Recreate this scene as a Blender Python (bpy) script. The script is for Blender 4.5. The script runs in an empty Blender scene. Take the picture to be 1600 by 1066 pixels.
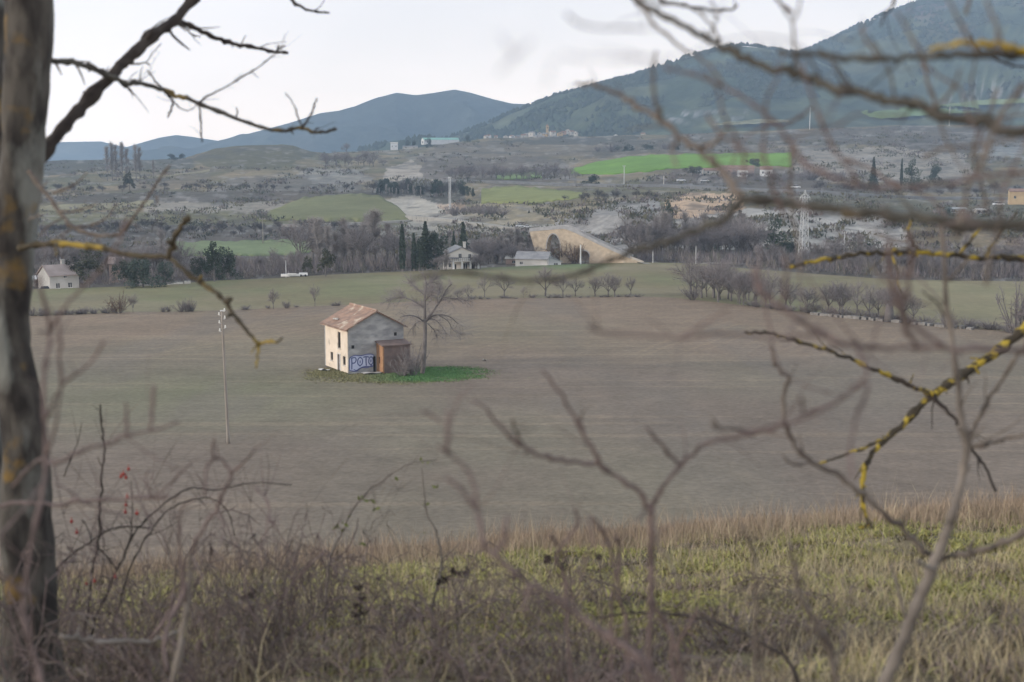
import bpy, bmesh, math, random
import numpy as np
from mathutils import Vector, Matrix
from math import radians as R

S = bpy.context.scene
COL = S.collection

# ---------------------------------------------------------------- camera
HC = 28.0                      # camera height above the ploughed field
F = 2222.0                     # focal length in photo pixels (1600 wide)
PITCH = math.atan(303 / F)
cam = bpy.data.cameras.new('camera'); cam_ob = bpy.data.objects.new('camera', cam); COL.objects.link(cam_ob)
cam.lens = 50.0; cam.sensor_width = 36.0
cam.clip_start = 0.05; cam.clip_end = 40000
cam_ob.location = (0, 0, HC); cam_ob.rotation_euler = (math.pi / 2 - PITCH, 0, 0)
cam.dof.use_dof = True; cam.dof.focus_distance = 190.0; cam.dof.aperture_fstop = 3.7
S.camera = cam_ob

# ---------------------------------------------------------------- sky, sun, exposure
SUN_EL = R(14); SUN_DIR = Vector((-0.975, -0.222, 0)).normalized()
SUN_AZ = math.atan2(SUN_DIR.x, SUN_DIR.y)
W = bpy.data.worlds.new('World'); S.world = W; W.use_nodes = True
nt = W.node_tree; nt.nodes.clear()
o_ = nt.nodes.new('ShaderNodeOutputWorld'); bg = nt.nodes.new('ShaderNodeBackground')
sky = nt.nodes.new('ShaderNodeTexSky'); sky.sky_type = 'NISHITA'; sky.sun_disc = False
sky.sun_elevation = SUN_EL; sky.sun_rotation = SUN_AZ; sky.altitude = 700
tc = nt.nodes.new('ShaderNodeTexCoord'); mp = nt.nodes.new('ShaderNodeMapping'); mp.inputs['Scale'].default_value = (1.2, 1.2, 3.5)
nz = nt.nodes.new('ShaderNodeTexNoise'); nz.inputs['Scale'].default_value = 2.2; nz.inputs['Detail'].default_value = 5; nz.inputs['Roughness'].default_value = 0.55
rp = nt.nodes.new('ShaderNodeMapRange'); rp.inputs['From Min'].default_value = 0.36; rp.inputs['From Max'].default_value = 0.62
rp.inputs['To Min'].default_value = 0.84; rp.inputs['To Max'].default_value = 1.0
mx = nt.nodes.new('ShaderNodeMix'); mx.data_type = 'RGBA'
L = nt.links.new
sp_ = nt.nodes.new('ShaderNodeSeparateXYZ'); hr = nt.nodes.new('ShaderNodeMapRange'); hr.inputs['From Min'].default_value = 0.02; hr.inputs['From Max'].default_value = 0.30
cm = nt.nodes.new('ShaderNodeMix'); cm.data_type = 'RGBA'; cm.inputs[6].default_value = (25.2, 21.7, 18.8, 1); cm.inputs[7].default_value = (9.0, 9.3, 9.8, 1)   # thin bright cloud sheet, brightest low down
L(tc.outputs['Generated'], sp_.inputs[0]); L(sp_.outputs['Z'], hr.inputs['Value']); L(hr.outputs['Result'], cm.inputs[0]); L(cm.outputs[2], mx.inputs[7])
L(tc.outputs['Generated'], mp.inputs['Vector']); L(mp.outputs['Vector'], nz.inputs['Vector']); L(nz.outputs['Fac'], rp.inputs['Value'])
L(rp.outputs['Result'], mx.inputs[0]); L(sky.outputs['Color'], mx.inputs[6]); L(mx.outputs[2], bg.inputs['Color'])
bg.inputs['Strength'].default_value = 0.1
L(bg.outputs['Background'], o_.inputs['Surface'])
sun = bpy.data.lights.new('sun', 'SUN'); sun_ob = bpy.data.objects.new('sun', sun); COL.objects.link(sun_ob)
sun.energy = 3.0; sun.angle = R(2.0); sun.color = (1.0, 0.86, 0.70)
sd = Vector((SUN_DIR.x * math.cos(SUN_EL), SUN_DIR.y * math.cos(SUN_EL), math.sin(SUN_EL)))
sun_ob.rotation_euler = sd.to_track_quat('Z', 'Y').to_euler(); sun_ob.location = (0, 0, 300)
S.view_settings.view_transform = 'Standard'; S.view_settings.look = 'None'
S.view_settings.exposure = 0.14; S.view_settings.gamma = 1.0
S.cycles.use_denoising = True
S.cycles.max_bounces = 4; S.cycles.diffuse_bounces = 2; S.cycles.glossy_bounces = 1
S.cycles.volume_bounces = 0; S.cycles.transmission_bounces = 2; S.cycles.transparent_max_bounces = 4
S.cycles.caustics_reflective = False; S.cycles.caustics_refractive = False

# ---------------------------------------------------------------- helpers
def P(px, py, Y):
    """world point at forward depth Y seen at photo pixel (px, py); works on arrays"""
    xc = (np.asarray(px, float) - 800) / F; yc = (533 - np.asarray(py, float)) / F
    dy = math.cos(PITCH) + yc * math.sin(PITCH); dz = -math.sin(PITCH) + yc * math.cos(PITCH)
    t = np.asarray(Y, float) / dy
    return np.stack(np.broadcast_arrays(xc * t, np.asarray(Y, float), HC + dz * t), -1)
def V3(px, py, Y): return Vector(P(px, py, Y).tolist())
def toz(py):                       # slope dz/dY of the ray through row py
    yc = (533 - np.asarray(py, float)) / F
    return (-math.sin(PITCH) + yc * math.cos(PITCH)) / (math.cos(PITCH) + yc * math.sin(PITCH))

def _h(ix, iy, s):
    n = (ix.astype(np.int64) * 374761393 + iy.astype(np.int64) * 668265263 + s * 974634777) & 0x7fffffff
    n = (n ^ (n >> 13)) * 1274126177 & 0x7fffffff
    return ((n ^ (n >> 16)) & 0xffff) / 65535.0
def vn(x, y, s=0):
    x = np.asarray(x, float); y = np.asarray(y, float)
    ix = np.floor(x); iy = np.floor(y); fx = x - ix; fy = y - iy
    fx = fx * fx * (3 - 2 * fx); fy = fy * fy * (3 - 2 * fy)
    a = _h(ix, iy, s); b = _h(ix + 1, iy, s); c = _h(ix, iy + 1, s); d = _h(ix + 1, iy + 1, s)
    return (a * (1 - fx) + b * fx) * (1 - fy) + (c * (1 - fx) + d * fx) * fy
def fbm(x, y, s=0, o=4):
    t = 0; a = .5; n = 0
    for k in range(o):
        t = t + a * vn(x * 2 ** k, y * 2 ** k, s + k); n += a; a *= .5
    return t / n
def lerp_curve(c, px, k=1): return np.interp(px, [p[0] for p in c], [p[k] for p in c])

def tag(o, label=None, cat=None, group=None, kind=None):
    if label: o['label'] = label
    if cat: o['category'] = cat
    if group: o['group'] = group
    if kind: o['kind'] = kind
    return o
def empty(name, loc, rz=0, label=None, cat=None, group=None):
    o = bpy.data.objects.new(name, None); COL.objects.link(o); o.empty_display_size = .2
    o.location = loc; o.rotation_euler = (0, 0, rz)
    return tag(o, label, cat, group)
def link(name, me, parent=None):
    o = bpy.data.objects.new(name, me); COL.objects.link(o)
    if parent is not None:
        o.parent = parent
    return o
def mesh_np(name, v, f, mats, col=None, smooth=False, mi=None):
    """f: (n,3) or (n,4) array of indices"""
    me = bpy.data.meshes.new(name)
    v = np.asarray(v, np.float32); f = np.asarray(f, np.int32)
    k = f.shape[1]
    me.vertices.add(len(v)); me.vertices.foreach_set('co', v.ravel())
    me.loops.add(f.size); me.loops.foreach_set('vertex_index', f.ravel())
    me.polygons.add(len(f)); me.polygons.foreach_set('loop_start', np.arange(len(f), dtype=np.int32) * k)
    if mi is not None: me.polygons.foreach_set('material_index', np.asarray(mi, np.int32))
    me.update(calc_edges=True); me.validate()
    if smooth: me.polygons.foreach_set('use_smooth', np.ones(len(me.polygons), bool))
    if col is not None:
        a = me.color_attributes.new('Col', 'FLOAT_COLOR', 'POINT')
        c = np.ones((len(v), 4), np.float32); c[:, :3] = col; a.data.foreach_set('color', c.ravel())
    for m in (mats if isinstance(mats, (list, tuple)) else [mats]): me.materials.append(m)
    return me

class MB:
    """collects simple shapes, then becomes one mesh"""
    def __init__(s): s.v = []; s.f = []; s.m = []
    def face(s, idx, m=0): s.f.append(tuple(idx)); s.m.append(m)
    def box(s, c, d, m=0, rot=None, top=None):
        """c centre, d full sizes; top = scale of the upper face"""
        b = len(s.v); tx = top or (1, 1)
        for z in (-.5, .5):
            for x, y in ((-.5, -.5), (.5, -.5), (.5, .5), (-.5, .5)):
                k = tx if z > 0 else (1, 1)
                p = Vector((x * d[0] * k[0], y * d[1] * k[1], z * d[2]))
                if rot is not None: p = rot @ p
                s.v.append(p + Vector(c))
        for q in ((3, 2, 1, 0), (4, 5, 6, 7), (0, 1, 5, 4), (1, 2, 6, 5), (2, 3, 7, 6), (3, 0, 4, 7)): s.face([b + i for i in q], m)
    def tube(s, pts, rad, n=6, m=0, cap=True):
        pts = [Vector(p) for p in pts]
        if len(pts) < 2: return
        if not hasattr(rad, '__len__'): rad = [rad] * len(pts)
        d0 = (pts[1] - pts[0]).normalized()
        u = d0.orthogonal().normalized(); b = len(s.v)
        for i, p in enumerate(pts):
            d = (pts[min(i + 1, len(pts) - 1)] - pts[max(i - 1, 0)])
            d = d.normalized() if d.length > 1e-9 else d0
            u = (u - d * u.dot(d)); u = u.normalized() if u.length > 1e-6 else d.orthogonal().normalized()
            w = d.cross(u)
            for k in range(n):
                a = 2 * math.pi * k / n
                s.v.append(p + (u * math.cos(a) + w * math.sin(a)) * rad[i])
        for i in range(len(pts) - 1):
            for k in range(n):
                k2 = (k + 1) % n
                s.face((b + i * n + k, b + i * n + k2, b + (i + 1) * n + k2, b + (i + 1) * n + k), m)
        if cap:
            s.face([b + k for k in range(n)][::-1], m)
            e = b + (len(pts) - 1) * n; s.face([e + k for k in range(n)], m)
    def needle(s, a, c, r, m=0):
        """thin three sided twig from a to c"""
        a = Vector(a); c = Vector(c); d = c - a
        if d.length < 1e-6: return
        u = d.orthogonal().normalized(); w = d.normalized().cross(u); b = len(s.v)
        for k in range(3):
            t = 2.0944 * k; s.v.append(a + (u * math.cos(t) + w * math.sin(t)) * r)
        s.v.append(c)
        for k in range(3): s.face((b + k, b + (k + 1) % 3, b + 3), m)
    def tri(s, a, b_, c, m=0):
        b = len(s.v); s.v += [Vector(a), Vector(b_), Vector(c)]; s.face((b, b + 1, b + 2), m)
    def ball(s, c, r, n=6, m=0, sq=(1, 1, 1)):
        b = len(s.v); c = Vector(c); rings = 4
        s.v.append(c + Vector((0, 0, r * sq[2])))
        for i in range(1, rings):
            t = math.pi * i / rings
            for k in range(n):
                a = 2 * math.pi * k / n
                s.v.append(c + Vector((r * sq[0] * math.sin(t) * math.cos(a), r * sq[1] * math.sin(t) * math.sin(a), r * sq[2] * math.cos(t))))
        s.v.append(c - Vector((0, 0, r * sq[2]))); e = len(s.v) - 1
        for k in range(n):
            s.face((b, b + 1 + k, b + 1 + (k + 1) % n), m)
            for i in range(rings - 2):
                s.face((b + 1 + i * n + k, b + 1 + (i + 1) * n + k, b + 1 + (i + 1) * n + (k + 1) % n, b + 1 + i * n + (k + 1) % n), m)
            q = b + 1 + (rings - 2) * n
            s.face((q + k, e, q + (k + 1) % n), m)
    def mesh(s, name, mats, smooth=False):
        me = bpy.data.meshes.new(name)
        me.from_pydata([tuple(v) for v in s.v], [], s.f)
        for m in (mats if isinstance(mats, (list, tuple)) else [mats]): me.materials.append(m)
        if max(s.m, default=0): me.polygons.foreach_set('material_index', s.m)
        if smooth: me.polygons.foreach_set('use_smooth', np.ones(len(me.polygons), bool))
        me.update(); return me
    def build(s, name, mats, parent=None, smooth=False): return link(name, s.mesh(name, mats, smooth), parent)

def smooth_path(pts, n=5):
    """Catmull-Rom through pts (tuples of any size)"""
    a = [np.array(p, float) for p in pts]
    if len(a) < 3: n = max(n, 6)
    a = [2 * a[0] - a[1]] + a + [2 * a[-1] - a[-2]]; out = []
    for i in range(1, len(a) - 2):
        for k in range(n):
            t = k / n
            out.append(.5 * (2 * a[i] + (a[i + 1] - a[i - 1]) * t + (2 * a[i - 1] - 5 * a[i] + 4 * a[i + 1] - a[i + 2]) * t * t + (3 * a[i] - a[i - 1] - 3 * a[i + 1] + a[i + 2]) * t ** 3))
    out.append(a[-2]); return out

# ---------------------------------------------------------------- materials
def new_mat(name, rough=.9):
    m = bpy.data.materials.new(name); m.use_nodes = True
    b = m.node_tree.nodes['Principled BSDF']; b.inputs['Roughness'].default_value = rough
    b.inputs['Specular IOR Level'].default_value = .25
    return m, m.node_tree, b
def mat(name, c1, c2=None, scale=1.0, rough=.9, detail=5, bump=0.0, lo=.35, hi=.65, stretch=(1, 1, 1), c3=None, s3=.3, t3=(.55, .65), coord='Position', metal=0):
    """two-tone noise material in metres, optional third colour in larger patches"""
    m, t, b = new_mat(name, rough); N = t.nodes.new; K = t.links.new
    b.inputs['Metallic'].default_value = metal
    c2 = c2 or tuple(x * .75 for x in c1)
    if coord == 'Position': g = N('ShaderNodeNewGeometry').outputs['Position']
    else: g = N('ShaderNodeTexCoord').outputs['Object']
    mpn = N('ShaderNodeMapping'); mpn.inputs['Scale'].default_value = stretch; K(g, mpn.inputs['Vector'])
    n1 = N('ShaderNodeTexNoise'); n1.inputs['Scale'].default_value = scale; n1.inputs['Detail'].default_value = detail; K(mpn.outputs['Vector'], n1.inputs['Vector'])
    mr = N('ShaderNodeMapRange'); mr.inputs['From Min'].default_value = lo; mr.inputs['From Max'].default_value = hi; K(n1.outputs['Fac'], mr.inputs['Value'])
    mi = N('ShaderNodeMix'); mi.data_type = 'RGBA'; mi.inputs[6].default_value = (*c1, 1); mi.inputs[7].default_value = (*c2, 1); K(mr.outputs['Result'], mi.inputs[0])
    out = mi.outputs[2]
    if c3:
        n3 = N('ShaderNodeTexNoise'); n3.inputs['Scale'].default_value = s3; n3.inputs['Detail'].default_value = 6; K(mpn.outputs['Vector'], n3.inputs['Vector'])
        r3 = N('ShaderNodeMapRange'); r3.inputs['From Min'].default_value = t3[0]; r3.inputs['From Max'].default_value = t3[1]; K(n3.outputs['Fac'], r3.inputs['Value'])
        m3 = N('ShaderNodeMix'); m3.data_type = 'RGBA'; m3.inputs[7].default_value = (*c3, 1); K(out, m3.inputs[6]); K(r3.outputs['Result'], m3.inputs[0]); out = m3.outputs[2]
    K(out, b.inputs['Base Color'])
    if bump:
        bp = N('ShaderNodeBump'); bp.inputs['Strength'].default_value = bump; bp.inputs['Distance'].default_value = .4 / scale
        K(n1.outputs['Fac'], bp.inputs['Height']); K(bp.outputs['Normal'], b.inputs['Normal'])
    return m
def attr_mat(name, scales=(.02, .15, 1.0), amp=(.25, .25, .25), bump=.3, rough=.95, trans=False):
    """colour attribute of the ground cover, broken up by noise at several sizes"""
    m, t, b = new_mat(name, rough); N = t.nodes.new; K = t.links.new
    at = N('ShaderNodeAttribute'); at.attribute_name = 'Col'; g = N('ShaderNodeNewGeometry').outputs['Position']
    cur = at.outputs['Color']; hs = None
    for s, a in zip(scales, amp):
        n1 = N('ShaderNodeTexNoise'); n1.inputs['Scale'].default_value = s; n1.inputs['Detail'].default_value = 6; n1.inputs['Roughness'].default_value = .65; K(g, n1.inputs['Vector'])
        mr = N('ShaderNodeMapRange'); mr.inputs['From Min'].default_value = .3; mr.inputs['From Max'].default_value = .7
        mr.inputs['To Min'].default_value = 1 - a; mr.inputs['To Max'].default_value = 1 + a; K(n1.outputs['Fac'], mr.inputs['Value'])
        mm = N('ShaderNodeVectorMath'); mm.operation = 'SCALE'; K(cur, mm.inputs[0]); K(mr.outputs['Result'], mm.inputs['Scale']); cur = mm.outputs['Vector']; hs = n1
    K(cur, b.inputs['Base Color'])
    if bump:
        bp = N('ShaderNodeBump'); bp.inputs['Strength'].default_value = bump; bp.inputs['Distance'].default_value = .3 / scales[-1]
        K(hs.outputs['Fac'], bp.inputs['Height']); K(bp.outputs['Normal'], b.inputs['Normal'])
    return m

M = {}
M['bank'] = attr_mat('bank_soil', (.5, 3, 12), (.2, .3, .3), .5)
M['field'] = attr_mat('ploughed_soil', (.025, .22, 1.6), (.13, .13, .2), .5)
M['meadow'] = attr_mat('meadow_turf', (.02, .12, .8), (.14, .12, .12), .3)
M['hill'] = attr_mat('hillside_cover', (.008, .05, .25), (.22, .25, .3), .6)
M['mount'] = attr_mat('mountain_cover', (.0015, .008, .03), (.2, .28, .3), .6)
M['blade'] = attr_mat('grass_blades', (2, 8), (.12, .12), 0)
M['leafy'] = attr_mat('scrub_twigs', (.03, .4), (.15, .2), 0)
M['bark'] = mat('grey_bark', (.075, .070, .064), (.024, .022, .022), 14, .9, 8, .6, .38, .62, (1, 1, .45), (.16, .168, .16), 5.5, (.52, .64))
M['bark_pale'] = mat('pale_grey_bark', (.20, .18, .165), (.10, .088, .08), 9, .9, 6, .4)
M['twig_dark'] = mat('dark_twig_bark', (.05, .043, .04), (.024, .02, .02), 20, .9, 4, .3)
M['twig_red'] = mat('reddish_twig_bark', (.165, .128, .126), (.09, .07, .07), 16, .85, 4, .3)
M['twig_grey'] = mat('grey_brown_twig_bark', (.165, .145, .13), (.085, .07, .064), 16, .9, 4, .3)
M['lichen'] = mat('bark_with_yellow_lichen', (.085, .072, .05), (.035, .03, .022), 18, .9, 5, .5, c3=(.27, .20, .05), s3=7, t3=(.56, .68))
M['lichen_some'] = mat('bark_with_green_lichen', (.088, .086, .078), (.042, .04, .037), 14, .9, 5, .5, c3=(.22, .16, .06), s3=5, t3=(.60, .72))
M['mustard'] = mat('mustard_lichen', (.42, .29, .02), (.25, .17, .02), 30, .95, 4, .6)
M['bare'] = mat('bare_tree_wood', (.19, .175, .172), (.13, .12, .12), 1.2)
M['bare_twig'] = mat('bare_twig_haze', (.27, .245, .245), (.20, .18, .185), .25)
M['poplar_twig'] = mat('pale_poplar_twigs', (.34, .32, .31), (.26, .24, .24), .2)
M['dark_twig'] = mat('dark_winter_twigs', (.10, .092, .095), (.07, .066, .068), .3)
M['rust_twig'] = mat('rusty_twigs', (.20, .14, .10), (.13, .09, .075), .5)
M['needle'] = mat('dark_evergreen_needles', (.075, .097, .072), (.048, .064, .053), .6)
M['needle_green'] = mat('green_evergreen_leaves', (.062, .085, .045), (.035, .05, .032), .5)
M['olive_leaf'] = mat('olive_evergreen_leaves', (.085, .088, .055), (.05, .055, .04), .5)
M['cream'] = mat('cream_plaster', (.74, .655, .565), (.64, .56, .47), .7, .9, 6, .15, c3=(.42, .37, .31), s3=.55, t3=(.60, .72))
M['greyplaster'] = mat('grey_cement_render', (.37, .375, .38), (.25, .255, .265), .7, .92, 7, .25, .36, .64, (1, 1, 2.2), (.46, .465, .47), .3, (.52, .66))
M['brick_shaded'] = mat('shaded_brown_brick', (.22, .165, .15), (.16, .125, .118), 1.2, .92, 6, .3)  # annex brick with the front wall's shade put into its colour; roof shares it
M['brick'] = mat('orange_brick', (.40, .24, .135), (.32, .18, .11), 1.5, .9, 5, .3)
M['tile'] = mat('weathered_clay_tiles', (.36, .245, .19), (.25, .18, .148), 1.0, .9, 6, .3, c3=(.50, .42, .34), s3=.7, t3=(.56, .66))
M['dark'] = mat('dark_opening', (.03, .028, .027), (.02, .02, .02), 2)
M['door'] = mat('pale_lilac_door', (.55, .54, .60), (.42, .42, .48), 1.4)
M['wood'] = mat('weathered_wood', (.34, .31, .28), (.24, .215, .19), 2, .9, 5, .3, stretch=(1, 1, .15))
M['white'] = mat('white_paint', (.78, .79, .79), (.66, .67, .68), .6, .6)
M['offwhite'] = mat('offwhite_wall', (.60, .58, .54), (.48, .46, .43), .3)
M['ochre'] = mat('ochre_wall', (.55, .42, .26), (.45, .34, .21), .3)
M['pinkwall'] = mat('pinkish_wall', (.45, .33, .28), (.36, .27, .23), .3)
M['stone'] = mat('warm_bridge_stone', (.58, .485, .375), (.47, .39, .30), .8, .92, 6, .4, c3=(.30, .25, .19), s3=.25, t3=(.58, .72))
M['cap'] = mat('pale_parapet_stone', (.43, .43, .44), (.34, .34, .35), .7)
M['slate'] = mat('grey_roof', (.30, .30, .31), (.22, .22, .23), .6)
M['redroof'] = mat('faded_red_roof', (.30, .20, .16), (.23, .155, .13), .5)
M['greenroof'] = mat('pale_green_sheet_roof', (.30, .52, .46), (.25, .45, .40), .1)
M['metal'] = mat('galvanised_steel', (.62, .63, .64), (.50, .51, .52), .5, .5)
M['porcelain'] = mat('white_porcelain', (.75, .75, .72), (.6, .6, .58), 4, .3)
M['glass'] = mat('dark_window_glass', (.035, .04, .05), (.02, .025, .03), 1, .15)
M['rubble'] = mat('grey_rubble', (.27, .26, .25), (.19, .18, .17), 1.5)
M['mutedwhite'] = mat('dull_white_wall', (.46, .46, .45), (.38, .38, .37), .4)
M['paleroof'] = mat('pale_pinkish_roof', (.36, .30, .28), (.29, .24, .225), .5)
M['dullmetal'] = mat('dull_sheet_metal', (.34, .38, .40), (.28, .31, .33), .5, .6)
M['rubber'] = mat('black_rubber', (.02, .02, .02), (.03, .03, .03), 3)
M['carwhite'] = mat('white_car_paint', (.75, .76, .78), (.7, .71, .73), .5, .3)
M['cardark'] = mat('black_car_paint', (.03, .03, .035), (.04, .04, .045), .5, .3)
M['asphalt'] = mat('worn_asphalt', (.20, .20, .20), (.15, .15, .15), .3)
M['track'] = mat('pale_gravel_track', (.36, .34, .31), (.28, .27, .24), .2)
M['hip'] = mat('red_rosehip', (.30, .035, .025), (.18, .02, .02), 40, .4)
M['leaf'] = mat('small_green_leaf', (.14, .16, .035), (.09, .11, .03), 12, .6)
M['deadleaf'] = mat('withered_leaf', (.055, .042, .036), (.03, .024, .022), 12)
M['paint_blue'] = mat('pale_blue_spray_paint', (.55, .60, .78), (.46, .52, .72), 1.5)
M['paint_navy'] = mat('navy_spray_paint', (.17, .20, .43), (.13, .16, .37), 2)
# ================================================================ TERRAIN
FS = 0.02                                     # the valley floor falls gently towards the river
def plane_z(y): return -FS * (np.asarray(y, float) - 105)
def field_pt(px, py):
    s = toz(py); Y = (HC - FS * 105) / (-s - FS)
    return P(px, py, Y)
def gz(x, y):                                 # small relief of the valley floor
    return .25 * (fbm(np.asarray(x) / 25, np.asarray(y) / 25, 5, 3) - .5)
EDGE = [(-900, 960), (0, 905), (300, 893), (540, 878), (800, 858), (1060, 838), (1300, 815), (1600, 792), (2500, 730)]
FAR_FIELD = [(-900, 500), (-400, 498), (40, 494), (100, 492), (200, 488), (300, 487), (480, 479), (560, 476), (700, 469), (800, 466), (1000, 463),
             (1050, 465), (1100, 470), (1200, 481), (1300, 492), (1400, 501), (1500, 511), (1600, 521), (2000, 550), (2500, 580)]
FAR_MEADOW = [(-900, 470), (40, 452), (130, 450), (250, 446), (330, 439), (440, 434), (520, 429), (640, 424), (760, 418), (900, 413), (1000, 410), (1100, 412), (1150, 418),
              (1300, 430), (1400, 437), (1600, 440), (2500, 450)]

# ---- near bank (the rough embankment the photographer stands on)
ZA = float(P(800, 1066, 5)[2])
def bank_z(x, y):
    x = np.asarray(x, float); y = np.asarray(y, float)
    yy = np.maximum(y, 1.0)
    pxe = 800 + F * x / np.maximum(yy, 12)
    ze = HC + toz(lerp_curve(EDGE, np.clip(pxe, -900, 2500))) * 15.0
    z0 = HC - 1.72
    z = np.where(y < 5, z0 + (ZA - z0) * np.clip(y, -9, 5) / 5.0, 0)
    z = np.where((y >= 5) & (y < 15), ZA + (ze - ZA) * (y - 5) / 10.0, z)
    z = np.where((y >= 15) & (y < 30), ze + (17 - ze) * ((y - 15) / 15.0), z)
    z = np.where(y >= 30, 17 + (plane_z(75) - 17) * np.clip((y - 30) / 45.0, 0, 1), z)
    w = np.clip((75 - y) / 10, 0, 1)
    return z + w * (.22 * (fbm(x / 1.6, y / 1.6, 11, 4) - .5) + .08 * (fbm(x / .35, y / .35, 12, 3) - .5))
def bank():
    ys = np.concatenate([np.linspace(-9, 3, 20, False), np.linspace(3, 15.6, 150, False), np.linspace(15.6, 30, 30, False), np.linspace(30, 76, 24)])
    us = np.linspace(-1, 1, 261)
    X, Yg = np.meshgrid(us, ys); X = X * (10 + np.maximum(Yg, 0) * 1.0)
    Z = bank_z(X, Yg); Z[-1] -= .6
    v = np.stack([X, Yg, Z], -1).reshape(-1, 3); n, m = X.shape
    f = grid_faces(n, m)
    g = fbm(v[:, 0] / .9, v[:, 1] / .9, 21, 4)[:, None]
    h = np.clip((fbm(v[:, 0] / .5, v[:, 1] / .5, 23, 4) - .4) * 4, 0, 1)[:, None]
    c = np.array((.13, .125, .055)) * (1 - g) + np.array((.15, .115, .085)) * g; c = c * (1 - h * .45)
    link('bank_ground', mesh_np('bank_ground', v, f, M['bank'], c, True))['kind'] = 'structure'
def grid_faces(n, m):
    i = np.arange((n - 1) * m).reshape(n - 1, m)[:, :-1].ravel()
    return np.stack([i, i + 1, i + m + 1, i + m], -1)
bank()

# ---- ploughed field and meadow strips on the valley floor
COLS = np.arange(-900, 2501, 5.0)
def strip(name, near, far, rows, matname, colfn, power=1.0):
    """near/far: functions of px giving (n,3) points"""
    A = near(COLS); B = far(COLS); t = (np.linspace(0, 1, rows) ** power)[:, None, None]
    v = (A[None] * (1 - t) + B[None] * t)
    v[..., 2] += gz(v[..., 0], v[..., 1])
    v = v.reshape(-1, 3)
    link(name, mesh_np(name, v, grid_faces(rows, len(COLS)), M[matname], colfn(v), True))['kind'] = 'structure'
def proj(v):
    v = np.asarray(v, float); d = v - np.array((0, 0, HC))
    fw = d[..., 1] * math.cos(PITCH) - d[..., 2] * math.sin(PITCH); up = d[..., 1] * math.sin(PITCH) + d[..., 2] * math.cos(PITCH)
    return 800 + F * d[..., 0] / fw, 533 - F * up / fw
def mixc(c, k, w): return c * (1 - w[:, None]) + np.array(k) * w[:, None]
HX, HY_ = -21.35, 186.5                        # near corner of the ruined house
def field_col(v):
    x, y = v[:, 0], v[:, 1]
    c = np.tile(np.array((.176, .142, .113)), (len(v), 1))
    c = mixc(c, (.220, .165, .118), np.clip((y - 185) / 45, 0, 1) * .85)                       # browner far half
    c = mixc(c, (.17, .175, .10), np.clip(1 - np.hypot((x + 36) / 30, (y - 170) / 30), 0, 1) * .8)   # greenish flush left of the house
    c = mixc(c, (.165, .165, .11), np.clip((fbm(x / 40, y / 60, 31, 4) - .5) * 4, 0, 1) * .35)
    c = mixc(c, (.165, .142, .118), np.clip((fbm(x / 9 + 7, y / 40, 33, 4) - .52) * 5, 0, 1) * .5)
    # tractor tram lines running obliquely over the far half
    for a, off in ((1.05, 0), (1.0, 23)):
        q = (x - a * (y - 200) * .45 + off + 1.2 * fbm(x / 8, y / 8, 35, 2)); k = np.abs(((q / 7.0) % 1) - .5)
        c = mixc(c, (.26, .20, .135), np.clip((.06 - k) / .06, 0, 1) * np.clip((y - 195) / 20, 0, 1) * np.clip((fbm(x / 12, y / 30, 36, 3) - .42) * 6, 0, 1) * .7)
    rows = np.sin((y + .06 * x + 1.5 * fbm(x / 30, y / 30, 37, 2)) * 6.283 / 2.6); c = c * (1 + .045 * rows * np.clip((fbm(x / 25, y / 14, 38, 3) - .35) * 4, 0, 1))[:, None]
    c = mixc(c, (.30, .235, .165), (fbm(x / 60, y / 2.2, 39, 3) > .68) * .22)
    return c
def meadow_col(v):
    px, py = proj(v); n = fbm(v[:, 0] / 18, v[:, 1] / 40, 41, 4)
    c = np.tile(np.array((.185, .162, .092)), (len(v), 1))
    c = mixc(c, (.165, .172, .088), np.clip((n - .45) * 4, 0, 1) * .8)
    c = mixc(c, (.215, .185, .125), np.clip((fbm(v[:, 0] / 30, v[:, 1] / 25, 43, 3) - .5) * 5, 0, 1) * .6)
    c = mixc(c, (.235, .21, .125), np.clip((px - 1380) / 60, 0, 1) * .6)                        # paler meadow on the right
    c = mixc(c, (.12, .165, .08), np.clip((424 - py) / 8, 0, 1) * np.clip((px - 600) / 60, 0, 1) * np.clip((960 - px) / 30, 0, 1) * .8)
    return c
def near_field(px):
    x = (px - 800) / F * 75 * 1.35; return np.stack([x, np.full_like(x, 74.0), np.full_like(x, float(plane_z(74)))], -1)
strip('ploughed_field', near_field, lambda px: field_pt(px, lerp_curve(FAR_FIELD, px)), 520, 'field', field_col)
strip('meadow', lambda px: field_pt(px, lerp_curve(FAR_FIELD, px)), lambda px: field_pt(px, lerp_curve(FAR_MEADOW, px)), 60, 'meadow', meadow_col)

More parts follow.
